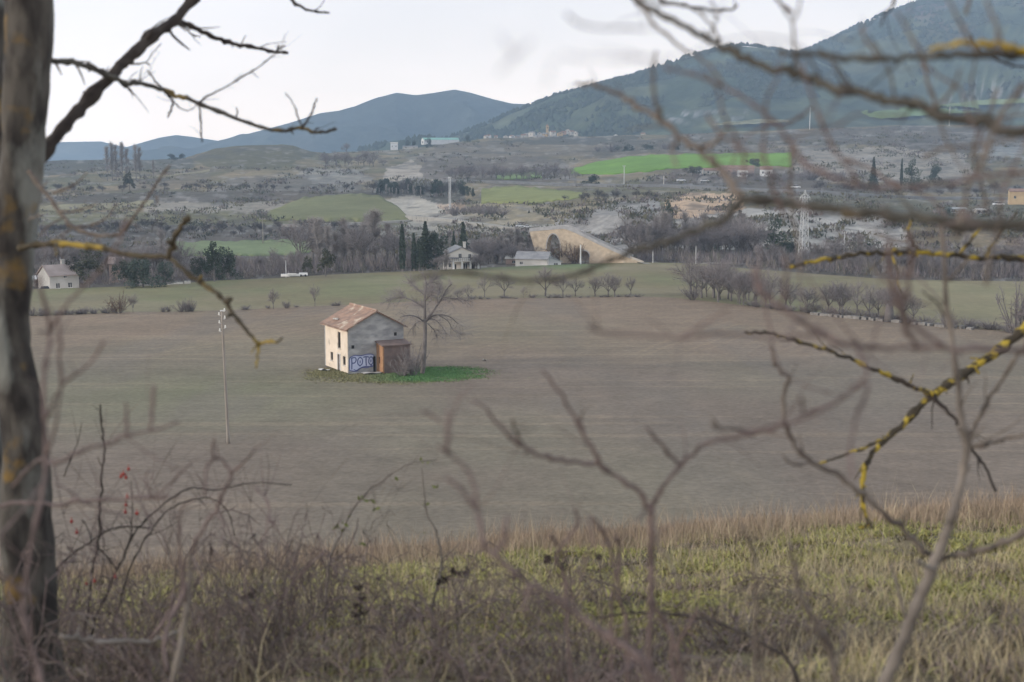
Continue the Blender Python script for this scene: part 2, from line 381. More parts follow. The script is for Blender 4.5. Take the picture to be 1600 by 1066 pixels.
# ---- hillside beyond the river: ruled strips between these lines (px, py, depth)
H = [
 [(p, float(q), 0) for p, q in FAR_MEADOW],
 [(-900, 440, 420), (0, 432, 420), (400, 420, 450), (800, 404, 490), (1200, 404, 490), (1600, 425, 450), (2500, 430, 450)],
 [(-900, 390, 560), (0, 386, 560), (270, 399, 560), (480, 399, 570), (560, 380, 590), (700, 372, 590), (800, 362, 600), (1000, 372, 530), (1200, 380, 520), (1600, 385, 540), (2500, 390, 540)],
 [(-900, 373, 640), (0, 372, 640), (400, 373, 650), (600, 362, 650), (700, 352, 650), (800, 340, 640), (1000, 335, 560), (1200, 335, 550), (1600, 352, 580), (2500, 350, 580)],
 [(-900, 345, 760), (0, 345, 760), (400, 345, 790), (640, 343, 790), (800, 322, 760), (1000, 316, 680), (1160, 310, 660), (1300, 322, 660), (1600, 332, 700), (2500, 340, 700)],
 [(-900, 312, 950), (0, 308, 950), (400, 303, 960), (640, 303, 960), (760, 291, 970), (1000, 294, 930), (1250, 300, 850), (1600, 314, 850), (2500, 315, 850)],
 [(-900, 295, 1080), (0, 293, 1080), (400, 290, 1100), (640, 283, 1150), (760, 286, 1060), (1000, 288, 1000), (1250, 290, 960), (1600, 300, 950), (2500, 300, 950)],
 [(-900, 272, 1350), (0, 270, 1350), (300, 262, 1350), (400, 258, 1350), (640, 265, 1350), (900, 262, 1300), (1000, 244, 1350), (1240, 240, 1300), (1400, 255, 1200), (1600, 262, 1200), (2500, 260, 1200)],
 [(-900, 256, 1800), (0, 252, 1800), (280, 249, 1800), (310, 240, 1700), (335, 233, 1700), (370, 228, 1700), (440, 226, 1700), (458, 229, 1700), (485, 236, 1750), (510, 238, 1800), (610, 235, 1900), (690, 226, 1950),
  (760, 216, 1950), (900, 213, 1950), (1000, 211, 1950), (1150, 206, 1900), (1300, 199, 1800), (1400, 196, 1800), (1600, 196, 1800), (2500, 190, 1800)],
 [(-900, 262, 4150), (300, 262, 4150), (400, 262, 4150), (700, 246, 4600), (900, 232, 3600), (1150, 222, 3200), (1400, 214, 3000), (1600, 212, 3000), (2500, 205, 3000)],
]
FAR_MY = field_pt
def hp(k, px):
    py = lerp_curve(H[k], px, 1)
    if k == 0: return field_pt(px, py)
    return P(px, py, lerp_curve(H[k], px, 2))
def relief(x, y):
    a = np.clip((y - 430) / 120, 0, 1) * np.clip((2200 - y) / 300, .3, 1)
    r = np.abs(fbm(x / 70, y / 120, 51, 4) - .5) * 2
    return a * (2.2 * (fbm(x / 60, y / 90, 50, 4) - .5) + 2.0 * (r - .35) + 1.2 * (fbm(x / 14, y / 22, 52, 3) - .5))
HG = []
def G(px, py):
    """point of the ground seen at photo pixel (px, py), valley floor or hillside"""
    px = float(px); py = float(py)
    if py >= lerp_curve(FAR_MEADOW, px):
        p = field_pt(px, py); p[2] += gz(p[0], p[1]); return Vector(p.tolist())
    for k in range(len(H) - 1):
        a = lerp_curve(H[k], px); b = lerp_curve(H[k + 1], px)
        if b <= py <= a or (k == len(H) - 2):
            A = hp(k, np.array([px]))[0]; B = hp(k + 1, np.array([px]))[0]
            s = toz(py)                       # exact crossing of the ray with the segment A-B
            fa = HC + s * A[1] - A[2]; fb = HC + s * B[1] - B[2]
            t = fa / (fa - fb) if abs(fa - fb) > 1e-9 else 0
            t = min(max(t, 0), 1); p = A + (B - A) * t
            if HG:                            # read the height off the finished hillside mesh
                g, off = HG; r = off[k] + t * (off[k + 1] - off[k]); c = (np.clip(px, -700, 2298) + 700) / 2; r0 = min(int(r), g.shape[0] - 2); c0 = min(int(c), g.shape[1] - 2); fr = r - r0; fc = c - c0
                p = (g[r0, c0] * (1 - fc) + g[r0, c0 + 1] * fc) * (1 - fr) + (g[r0 + 1, c0] * (1 - fc) + g[r0 + 1, c0 + 1] * fc) * fr
            return Vector(p.tolist())
def inpoly(px, py, poly):
    r = np.zeros(px.shape, bool); n = len(poly)
    for i in range(n):
        x1, y1 = poly[i]; x2, y2 = poly[(i + 1) % n]
        c = ((y1 > py) != (y2 > py)) & (px < (x2 - x1) * (py - y1) / (y2 - y1 + 1e-9) + x1); r ^= c
    return r
PATCH = [   # what covers each part of the hillside (soil, rock, scrub), outlined by where it lies
 ([(0, 452), (0, 345), (560, 345), (600, 372), (760, 365), (900, 352), (1000, 385), (1600, 395), (1600, 445), (0, 455)], (.105, .098, .092), 1),
 ([(560, 372), (640, 340), (760, 335), (880, 355), (830, 362), (700, 366)], (.24, .25, .245), .9),
 ([(600, 312), (640, 304), (720, 322), (770, 345), (830, 358), (760, 366), (680, 362), (640, 340)], (.29, .285, .27), .95),
 ([(680, 318), (720, 312), (740, 330), (700, 335)], (.25, .185, .14), .7),
 ([(720, 345), (740, 318), (900, 318), (960, 330), (880, 352), (780, 352)], (.24, .22, .17), .8),
 ([(860, 345), (960, 318), (1030, 312), (1040, 385), (900, 390)], (.22, .225, .24), .9),
 ([(1035, 345), (1040, 312), (1080, 304), (1160, 303), (1165, 322), (1120, 345)], (.38, .29, .22), .95),
 ([(1040, 345), (1170, 322), (1400, 330), (1430, 385), (1180, 388), (1030, 388)], (.30, .305, .315), .9),
 ([(225, 330), (235, 312), (330, 306), (440, 308), (450, 326), (330, 335)], (.25, .245, .235), .75),
 ([(100, 330), (100, 318), (230, 312), (240, 322)], (.20, .19, .13), .8),
 ([(60, 345), (60, 330), (440, 332), (640, 343), (640, 350), (60, 352)], (.15, .155, .095), .8),
 ([(60, 308), (300, 298), (560, 294), (640, 300), (640, 308), (60, 320)], (.085, .08, .078), .8),
 ([(330, 300), (360, 278), (470, 276), (560, 285), (560, 296)], (.16, .155, .15), .8),
 ([(480, 262), (560, 262), (590, 280), (520, 290), (460, 275)], (.20, .205, .21), .7),
 ([(180, 300), (200, 272), (330, 262), (340, 290)], (.16, .145, .12), .7),
 ([(300, 250), (340, 228), (450, 224), (500, 240), (440, 262), (330, 264)], (.115, .115, .075), .95),
 ([(60, 250), (300, 248), (300, 262), (60, 275)], (.085, .09, .078), .9),
 ([(600, 280), (605, 262), (640, 250), (665, 262), (700, 276), (695, 284)], (.33, .31, .29), .85),
 ([(580, 305), (585, 280), (720, 280), (735, 315), (700, 318), (640, 306)], (.07, .075, .072), .9),
 ([(660, 275), (660, 245), (780, 240), (880, 250), (900, 285), (740, 285)], (.13, .118, .112), .8),
 ([(640, 255), (690, 222), (900, 216), (1000, 225), (900, 245), (740, 245)], (.16, .145, .12), .9),
 ([(740, 222), (900, 214), (1000, 213), (1000, 224), (880, 226)], (.075, .08, .07), .8),
 ([(900, 250), (960, 220), (1150, 208), (1300, 202), (1300, 225), (1080, 238), (960, 243)], (.10, .095, .082), .8),
 ([(1080, 238), (1200, 224), (1300, 225), (1330, 245), (1240, 245), (1150, 240)], (.19, .175, .15), .7),
 ([(1240, 262), (1260, 232), (1400, 230), (1500, 240), (1540, 275), (1380, 285), (1260, 285)], (.225, .215, .205), .85),
 ([(1300, 225), (1300, 200), (1600, 197), (1600, 240), (1480, 240), (1400, 228)], (.105, .10, .095), .9),
 ([(1520, 240), (1560, 220), (1600, 222), (1600, 250)], (.20, .225, .25), .7),
 ([(1000, 285), (1060, 262), (1240, 262), (1300, 290), (1600, 290), (1600, 300), (1300, 300), (1000, 292)], (.12, .11, .105), .9),
 ([(1160, 318), (1160, 302), (1300, 302), (1600, 318), (1600, 345), (1430, 340), (1300, 322)], (.12, .125, .10), .8),
]
def hill_col(v, px, py):
    x, y = v[:, 0], v[:, 1]; n = fbm(x / 30, y / 60, 61, 4)
    n = np.clip((n - .3) * 2.5, 0, 1); c = np.array((.235, .188, .122)) * (1 - n[:, None]) + np.array((.125, .12, .070)) * n[:, None]
    wx = px + 22 * (fbm(px / 26, py / 7, 63, 4) - .5); wy = py + 7 * (fbm(px / 22, py / 6, 64, 4) - .5)
    for poly, k, w in PATCH:
        i = inpoly(wx, wy, poly).astype(float) * w; kk = np.array(k); m_ = kk.mean(); c = mixc(c, kk * np.array((1.06, 1.0, .91)) * (1.18 if m_ > .19 else .9), i)
    # bands of scrub and eroded gullies across everything
    s = fbm(px / 34, py / 4.5, 65, 4); c = mixc(c, (.08, .078, .072), np.clip((s - .56) * 7, 0, 1) * .6)
    e = fbm(px / 14, py / 3.0, 66, 4); c = mixc(c, (.29, .28, .27), np.clip((e - .60) * 8, 0, 1) * .5)
    return c
def hillside():
    cols = np.arange(-700, 2301, 2.0); rows = []; n = len(cols)
    dens = [8, 18, 16, 16, 20, 10, 18, 40, 14]
    for k in range(len(H) - 1):
        A = hp(k, cols); B = hp(k + 1, cols)
        for i in range(dens[k]): t = i / dens[k]; rows.append(A * (1 - t) + B * t)
    rows.append(B); v = np.array(rows)
    px, py = proj(v.reshape(-1, 3))
    v[..., 2] += relief(v[..., 0], v[..., 1]) * (np.arange(len(rows)) > 3)[:, None]
    v[0, :, 2] -= 1.0
    HG.extend([v.copy(), [sum(dens[:i]) for i in range(len(dens) + 1)]])
    v = v.reshape(-1, 3)
    link('hillside', mesh_np('hillside', v, grid_faces(len(rows), n), M['hill'], hill_col(v, px, py), True))['kind'] = 'structure'
hillside()

def sheet(name, lower, upper, color, lift=.5, rows=8, step=4, rag=2.0, seed=0, m='meadow'):
    """a field lying on the hillside between two pixel outlines"""
    xs = np.arange(min(lower[0][0], upper[0][0]), max(lower[-1][0], upper[-1][0]) + .1, step); v = []
    for i in range(rows):
        t = i / (rows - 1)
        for x in xs:
            lo = np.interp(x, [p[0] for p in lower], [p[1] for p in lower]); up = np.interp(x, [p[0] for p in upper], [p[1] for p in upper])
            lo += rag * (vn(x / 9, 1, seed) - .5); up += rag * (vn(x / 9, 9, seed) - .5)
            p = G(x, lo * (1 - t) + min(up, lo) * t); v.append((p.x, p.y, p.z + lift))
    k = len(xs); v = [(x, y, z - lift - .3) for x, y, z in v[:k]] + v + [(x, y, z - lift - .3) for x, y, z in v[-k:]]; rows += 2
    v = np.array(v); n = fbm(v[:, 0] / 40, v[:, 1] / 60, 71 + seed, 4)[:, None]
    c = np.array(color) * (.82 + .36 * n)
    o = link(name, mesh_np(name, v, grid_faces(rows, len(xs)), M[m], c, True)); o['kind'] = 'structure'; return o
sheet('green_field', [(893, 270), (960, 271), (1050, 264), (1160, 259), (1240, 260)], [(893, 265), (930, 254), (975, 246), (1040, 242), (1100, 241), (1240, 240)], (.145, .275, .035), 0.35, 12, 4, 2, 1)
sheet('green_field', [(270, 398), (400, 399), (490, 392)], [(270, 377), (400, 374), (490, 375)], (.16, .20, .10), 0.35, 8, 4, 3, 2)
sheet('olive_field', [(400, 344), (520, 345), (640, 343)], [(400, 338), (470, 308), (520, 303), (590, 304), (620, 322), (640, 341)], (.175, .18, .085), 0.35, 10, 4, 3, 3)
sheet('olive_field', [(752, 316), (830, 319), (912, 308)], [(752, 296), (800, 291), (880, 296), (912, 302)], (.21, .225, .085), 0.35, 8, 4, 3, 4)
sheet('green_field', [(775, 281), (850, 278)], [(775, 272), (850, 268)], (.15, .21, .08), 0.35, 6, 4, 2, 5)
sheet('stubble_strip', [(60, 331), (200, 326), (240, 321)], [(60, 324), (200, 317), (240, 313)], (.24, .22, .14), 0.35, 5, 4, 2, 6)
sheet('stubble_strip', [(180, 283), (260, 276), (330, 268)], [(180, 279), (260, 273), (330, 265)], (.25, .225, .15), 0.35, 4, 4, 1, 7)

# ---- roads
def ribbon(name, pts, w, m, lift=.6):
    sp = smooth_path([tuple(G(*p)) for p in pts], 10); v = []
    for i, p in enumerate(sp):
        d = sp[min(i + 1, len(sp) - 1)] - sp[max(i - 1, 0)]; nrm = np.array((-d[1], d[0], 0)); nrm /= np.linalg.norm(nrm) + 1e-9
        v += [p + nrm * w / 2 + (0, 0, lift), p - nrm * w / 2 + (0, 0, lift), p + nrm * w / 2 - (0, 0, 2.5), p - nrm * w / 2 - (0, 0, 2.5)]
    f = []
    for i in range(len(sp) - 1):
        a = 4 * i; b = a + 4; f += [(a, a + 1, b + 1, b), (a + 1, a + 3, b + 3, b + 1), (a + 2, a, b, b + 2)]
    o = link(name, mesh_np(name, v, f, m)); o['kind'] = 'structure'; return o
ribbon('road', [(700, 284), (780, 286), (860, 288), (950, 291), (1000, 292), (1060, 293), (1130, 296), (1200, 299), (1250, 301), (1330, 305), (1450, 309), (1600, 315), (1760, 320)], 13, M['asphalt'], 1.6)
ribbon('track', [(640, 338), (700, 345), (750, 352), (800, 357), (822, 360)], 5, M['track'], 1.0)
ribbon('track', [(440, 352), (520, 350), (600, 347), (640, 344)], 4, M['track'], 1.0)
ribbon('track', [(1000, 412), (1060, 411), (1120, 412), (1180, 414)], 4, M['track'], .25)

# ---- mountains
def mountain(name, foot, ridge, rows, amp, s, colfn, seed, back=1500):
    cols = np.arange(ridge[0][0], ridge[-1][0] + .1, 4.0)
    A = P(cols, lerp_curve(foot, cols), lerp_curve(foot, cols, 2)); B = P(cols, lerp_curve(ridge, cols), lerp_curve(ridge, cols, 2))
    C = B.copy(); C[:, 1] += back; C[:, 2] = np.minimum(A[:, 2], B[:, 2]) - 60; C[:, 0] *= (C[:, 1] / B[:, 1])
    out = []; ts = np.linspace(0, 1, rows)
    for t in ts:
        q = A * (1 - t) + B * t; q[:, 2] += (B[:, 2] - A[:, 2]) * .10 * math.sin(math.pi * t) * 0
        w = math.sin(math.pi * t) ** .8
        rr = 1 - np.abs(fbm(q[:, 0] / s + .5 * q[:, 1] / s, q[:, 1] / (s * 2.5), seed, 5) - .5) * 2
        q[:, 2] += w * amp * (rr - .75) * 2; q[:, 1] += w * amp * 2 * (fbm(q[:, 0] / s, q[:, 1] / s, seed + 7, 4) - .5); out.append(q)
    for t in (.3, .65, 1): out.append(B * (1 - t) + C * t)
    v = np.array(out).reshape(-1, 3); T = np.repeat(np.concatenate([ts, [1, 1, 1]]), len(cols)); px, py = proj(v)
    o = link(name, mesh_np(name, v, grid_faces(len(out), len(cols)), M['mount'], colfn(v, px, py, T), True)); o['kind'] = 'structure'
    return np.array(out)[:rows], cols
def far_col(v, px, py, T):
    n = fbm(v[:, 0] / 250, v[:, 1] / 250, 81, 5); return mixc(np.tile(np.array((.060, .072, .062)), (len(v), 1)), (.10, .105, .085), np.clip((n - .5) * 4, 0, 1))
def near_col(v, px, py, T):
    n = fbm(v[:, 0] / 120, v[:, 1] / 160, 82, 5)
    c = mixc(np.tile(np.array((.050, .070, .044)), (len(v), 1)), (.10, .112, .065), np.clip((n - .48) * 6, 0, 1))
    c = mixc(c, (.12, .14, .075), np.clip((fbm(px / 60, py / 14, 84, 4) - .55) * 7, 0, 1) * .6)
    c = mixc(c, (.15, .105, .10), np.clip((fbm(px / 50, py / 22, 83, 4) - .5) * 6, 0, 1) * np.clip((110 - py) / 80, 0, 1) * np.clip((px - 1280) / 100, 0, 1) * .9)
    e = fbm(px / 16, py / 6, 85, 4)                    # bare grey marl near the foot
    c = mixc(c, (.28, .28, .29), np.clip((e - .55) * 9, 0, 1) * np.clip(1 - np.abs(py - 182) / 16, 0, 1) * ((px > 1040) & (px < 1170)))
    c = mixc(c, (.28, .28, .29), np.clip((e - .55) * 9, 0, 1) * np.clip(1 - np.abs(py - 150) / 26, 0, 1) * (px > 1450))
    return c
FARM = [(-700, 226, 6400), (60, 223, 6400), (110, 222, 6400), (158, 221, 6400), (178, 226, 6400), (198, 230, 6400), (225, 222, 6400), (250, 215, 6400), (275, 211, 6400), (300, 214, 6400), (340, 220, 6400), (420, 228, 6400), (560, 240, 6400)]
mountain('distant_hills', [(-700, 275, 5800), (560, 275, 5800)], FARM, 24, 50, 420, far_col, 91, 500)
MIDM = [(180, 246, 5500), (300, 232, 5500), (350, 219, 5500), (400, 206, 5500), (450, 193, 5500), (500, 177, 5500), (530, 173, 5500), (555, 166, 5500), (585, 154, 5500), (620, 145, 5500), (650, 149, 5500), (680, 145, 5500), (710, 140, 5500), (735, 145, 5500),
        (770, 155, 5500), (800, 162, 5500), (830, 163, 5500), (880, 175, 5500), (960, 200, 5500), (1100, 240, 5500)]
mountain('blue_mountain', [(180, 268, 4700), (1100, 262, 4700)], MIDM, 40, 95, 380, far_col, 92, 700)
R1 = [(560, 250, 3500), (620, 240, 3500), (690, 221, 3500), (740, 203, 3500), (790, 182, 3500), (830, 166, 3500), (870, 153, 3500), (930, 137, 3500), (980, 122, 3500), (1030, 104, 3500), (1080, 88, 3500), (1120, 77, 3500), (1150, 72, 3500),
      (1185, 75, 3500), (1230, 82, 3500), (1270, 92, 3500), (1330, 118, 3500), (1400, 150, 3500), (1500, 175, 3500), (1650, 190, 3500)]
FOOT = [(560, 262, 2650), (700, 246, 2600), (900, 226, 2500), (1100, 214, 2450), (1300, 206, 2400), (1600, 205, 2400), (2300, 200, 2400)]
G1, C1 = mountain('wooded_mountain', FOOT, R1, 70, 75, 300, near_col, 93)
R2 = [(1000, 190, 4300), (1100, 140, 4300), (1180, 112, 4300), (1255, 83, 4300), (1300, 62, 4300), (1340, 41, 4300), (1400, 17, 4300), (1450, -2, 4300), (1520, -32, 4300), (1620, -66, 4300), (1800, -130, 4300), (2300, -200, 4300)]
FOOT2 = [(1000, 222, 2560), (1300, 208, 2500), (2300, 198, 2500)]
G2, C2 = mountain('high_mountain', FOOT2, R2, 90, 95, 380, near_col, 94, 1800)
def mount_pt(Gr, C, px, py):
    """point on a mountain grid seen at pixel"""
    i = int(np.clip(round((px - C[0]) / 4), 0, len(C) - 1)); a, b = proj(Gr[:, i]); j = int(np.argmin(np.abs(b - py))); return Gr[j, i]
def msheet(name, Gr, C, lower, upper, color, seed):
    xs = np.arange(lower[0][0], lower[-1][0] + .1, 4.0); v = []; rows = 8
    for i in range(rows):
        for x in xs:
            k = int(np.clip(round((x - C[0]) / 4), 0, len(C) - 1)); _, b = proj(Gr[:, k])
            lo = np.interp(x, *zip(*lower)); up = min(np.interp(x, *zip(*upper)), lo); y = lo + (up - lo) * i / (rows - 1) + 2 * (vn(x / 8, i, seed) - .5) * (i in (0, rows - 1))
            o = np.argsort(b); p = np.array([np.interp(y, b[o], Gr[o, k, d]) for d in range(3)]); v.append(p + (0, -6, 5))
    v = np.array(v); n = fbm(v[:, 0] / 90, v[:, 1] / 90, seed, 4)[:, None]
    link(name, mesh_np(name, v, grid_faces(rows, len(xs)), M['meadow'], np.array(color) * (.8 + .4 * n), True))['kind'] = 'structure'
msheet('green_field', G2, C2, [(1184, 197), (1300, 195), (1380, 190), (1450, 184), (1530, 180)], [(1184, 194), (1260, 188), (1320, 180), (1380, 172), (1450, 168), (1530, 168)], (.17, .25, .10), 101)
msheet('green_field', G2, C2, [(1480, 169), (1530, 168), (1600, 166), (1700, 166)], [(1480, 166), (1530, 160), (1600, 158), (1700, 156)], (.19, .24, .11), 102)
msheet('stubble_strip', G1, C1, [(1110, 201), (1180, 198), (1230, 196)], [(1110, 198), (1180, 191), (1230, 192)], (.26, .25, .15), 103)

# ---- forest on the mountains: an uncountable mass of small crowns
def forest():
    rng = np.random.default_rng(5); V_, F_, C_ = [], [], []
    def add(Gr, n, hmin, hmax, ridge, seed):
        r, c, _ = Gr.shape
        i = rng.random(n) ** .8 * (r - 1); j = rng.random(n) * (c - 1)
        if ridge: i = r - 1 - rng.random(n) * 2.0
        i0 = i.astype(int).clip(0, r - 2); j0 = j.astype(int).clip(0, c - 2); a = (i - i0)[:, None]; b = (j - j0)[:, None]
        p = Gr[i0, j0] * (1 - a) * (1 - b) + Gr[i0 + 1, j0] * a * (1 - b) + Gr[i0, j0 + 1] * (1 - a) * b + Gr[i0 + 1, j0 + 1] * a * b
        if not ridge:
            px, py = proj(p); k = fbm(p[:, 0] / 130, p[:, 1] / 170, seed, 4) > .46
            k &= ~((px > 1180) & (py > 155)); p = p[k]
        m = len(p); h = rng.uniform(hmin, hmax, m); w = h * rng.uniform(.45, .75, m); ang = rng.random(m) * 6
        base = sum(len(x) for x in V_); vs = np.zeros((m, 5, 3))
        for q in range(4):
            vs[:, q] = p + np.stack([np.cos(ang + q * 1.571) * w, np.sin(ang + q * 1.571) * w, h * .15], -1)
        vs[:, 4] = p + np.stack([0 * h, 0 * h, h], -1)
        V_.append(vs.reshape(-1, 3)); b_ = base + np.arange(m)[:, None] * 5
        F_.append(np.concatenate([np.concatenate([b_ + q, b_ + (q + 1) % 4, b_ + 4], 1) for q in range(4)]))
        t = rng.random((m, 1)); cc = np.array((.040, .052, .040)) * (1 - t) + np.array((.075, .088, .058)) * t; C_.append(np.repeat(cc, 5, 0))
    add(G1, 16000, 6, 11, False, 121); add(G1, 700, 7, 13, True, 0); add(G2, 16000, 7, 12, False, 122); add(G2, 700, 8, 14, True, 0)
    tag(link('mountain_forest', mesh_np('mountain_forest', np.concatenate(V_), np.concatenate(F_), M['leafy'], np.concatenate(C_))), 'dark scattered forest covering the right hand mountains', 'forest', None, 'stuff')
forest()

# ---- low scrub all over the hillside, uncountable
def scrub():
    rng = np.random.default_rng(8); V_, C_ = [], []
    n = 15000; px = rng.uniform(-150, 1750, n); py = rng.uniform(200, 400, n)
    k = (fbm(px / 45, py / 9, 131, 4) > .50) & ~((px > 290) & (px < 500) & (py < 262))
    keep = [(900, 1240, 240, 272), (270, 490, 374, 399), (450, 640, 303, 345), (752, 912, 292, 319)]
    for a, b, c, d in keep: k &= ~((px > a) & (px < b) & (py > c) & (py < d))
    px, py = px[k], py[k]
    for x, y in zip(px, py):
        if y < lerp_curve(H[8], x) + 1: continue
        p = np.array(G(x, y)); s = rng.uniform(.7, 2.4) * (1.25 if p[1] > 1000 else 1); t = rng.random(); m = 12
        col = np.array((.095, .10, .078)) if t < .35 else (np.array((.17, .15, .148)) if t < .75 else np.array((.13, .122, .075)))
        a = np.stack([rng.normal(0, .8, m), rng.normal(0, .8, m), rng.uniform(0, .6, m)], -1) * s; d = np.stack([rng.normal(0, .35, m), rng.normal(0, .35, m), rng.uniform(.3, .9, m)], -1) * s; w = rng.normal(0, .14, (m, 3)) * s
        V_.append(np.stack([p + a - w, p + a + w, p + a + d], 1).reshape(-1, 3)); C_.append(np.repeat(col * rng.uniform(.7, 1.3, (m, 1)), 3, 0))
    v = np.concatenate(V_); f = np.arange(len(v)).reshape(-1, 3)
    tag(link('hillside_scrub', mesh_np('hillside_scrub', v, f, M['leafy'], np.concatenate(C_))), 'low dark scrub spread over the terraced hillside', 'scrub', None, 'stuff')
scrub()

# ---- thicket of bare undergrowth along the river, reads as one mass
def thicket():
    rng = np.random.default_rng(18); V_, C_ = [], []
    n = 5200; px = rng.uniform(-60, 1700, n); t = rng.random(n)
    hd = np.interp(px, [0, 300, 480, 620, 740, 830, 880, 990, 1180, 1400, 1600], [5, 4, 5.5, 5, 5, 3, 1.2, 4.5, 4.5, 4.5, 4.5])
    for x, q, H_ in zip(px, t, hd):
        p = Vector(hp(0, np.array([x]))[0].tolist()).lerp(Vector(hp(1, np.array([x]))[0].tolist()), .1 + .9 * q)
        if 735 < x < 930 and q < .5: continue
        h = H_ * rng.uniform(.4, 1.15); tone = rng.random(); col = np.array((.20, .178, .185)) if tone < .6 else (np.array((.25, .22, .20)) if tone < .85 else np.array((.15, .15, .12)))
        m = 16; a = np.stack([rng.normal(0, .5, m), rng.normal(0, .5, m), rng.uniform(-.2, h * .5, m)], -1); d = np.stack([rng.normal(0, .5, m), rng.normal(0, .5, m), rng.uniform(.3, .6, m) * h], -1)
        s = rng.normal(0, .055, (m, 3)); p = np.array(p); v = np.stack([p + a - s, p + a + s, p + a + d], 1); V_.append(v.reshape(-1, 3)); C_.append(np.repeat(col * rng.uniform(.7, 1.25, (m, 1)), 3, 0))
    v = np.concatenate(V_); tag(link('riverside_thicket', mesh_np('riverside_thicket', v, np.arange(len(v)).reshape(-1, 3), M['leafy'], np.concatenate(C_))), 'grey purple bare undergrowth along the river behind the meadow', 'thicket', None, 'stuff')
thicket()
# ================================================================ BUILDINGS, BRIDGE, POLES, VEHICLES
def wall_holes(mb, o, ux, h, w, holes, th, nrm, m=0):
    """upright wall from o along ux (unit) w wide, h high, th thick towards -nrm, real openings (u0,u1,z0,z1)"""
    us = sorted({0, w, *[x for q in holes for x in q[:2]]}); zs = sorted({0, h, *[x for q in holes for x in q[2:]]})
    for i in range(len(us) - 1):
        for j in range(len(zs) - 1):
            uc = (us[i] + us[i + 1]) / 2; zc = (zs[j] + zs[j + 1]) / 2
            if any(a < uc < b and c < zc < d for a, b, c, d in holes): continue
            rot = Matrix((ux, Vector(nrm), Vector((0, 0, 1)))).transposed()
            c = Vector(o) + ux * uc - Vector(nrm) * th / 2 + Vector((0, 0, zc))
            mb.box(c, (us[i + 1] - us[i], th, zs[j + 1] - zs[j]), m, rot)
def quadwall(mb, pts, n, th, m=0):
    """polygon wall, pts in order, thickened by th against n"""
    b = len(mb.v); k = len(pts); mb.v += [Vector(p) for p in pts] + [Vector(p) - Vector(n) * th for p in pts]
    mb.face(range(b, b + k), m); mb.face(list(range(b + k, b + 2 * k))[::-1], m)
    for i in range(k): mb.face((b + i, b + k + i, b + k + (i + 1) % k, b + (i + 1) % k), m)
Z = Vector((0, 0, 1))

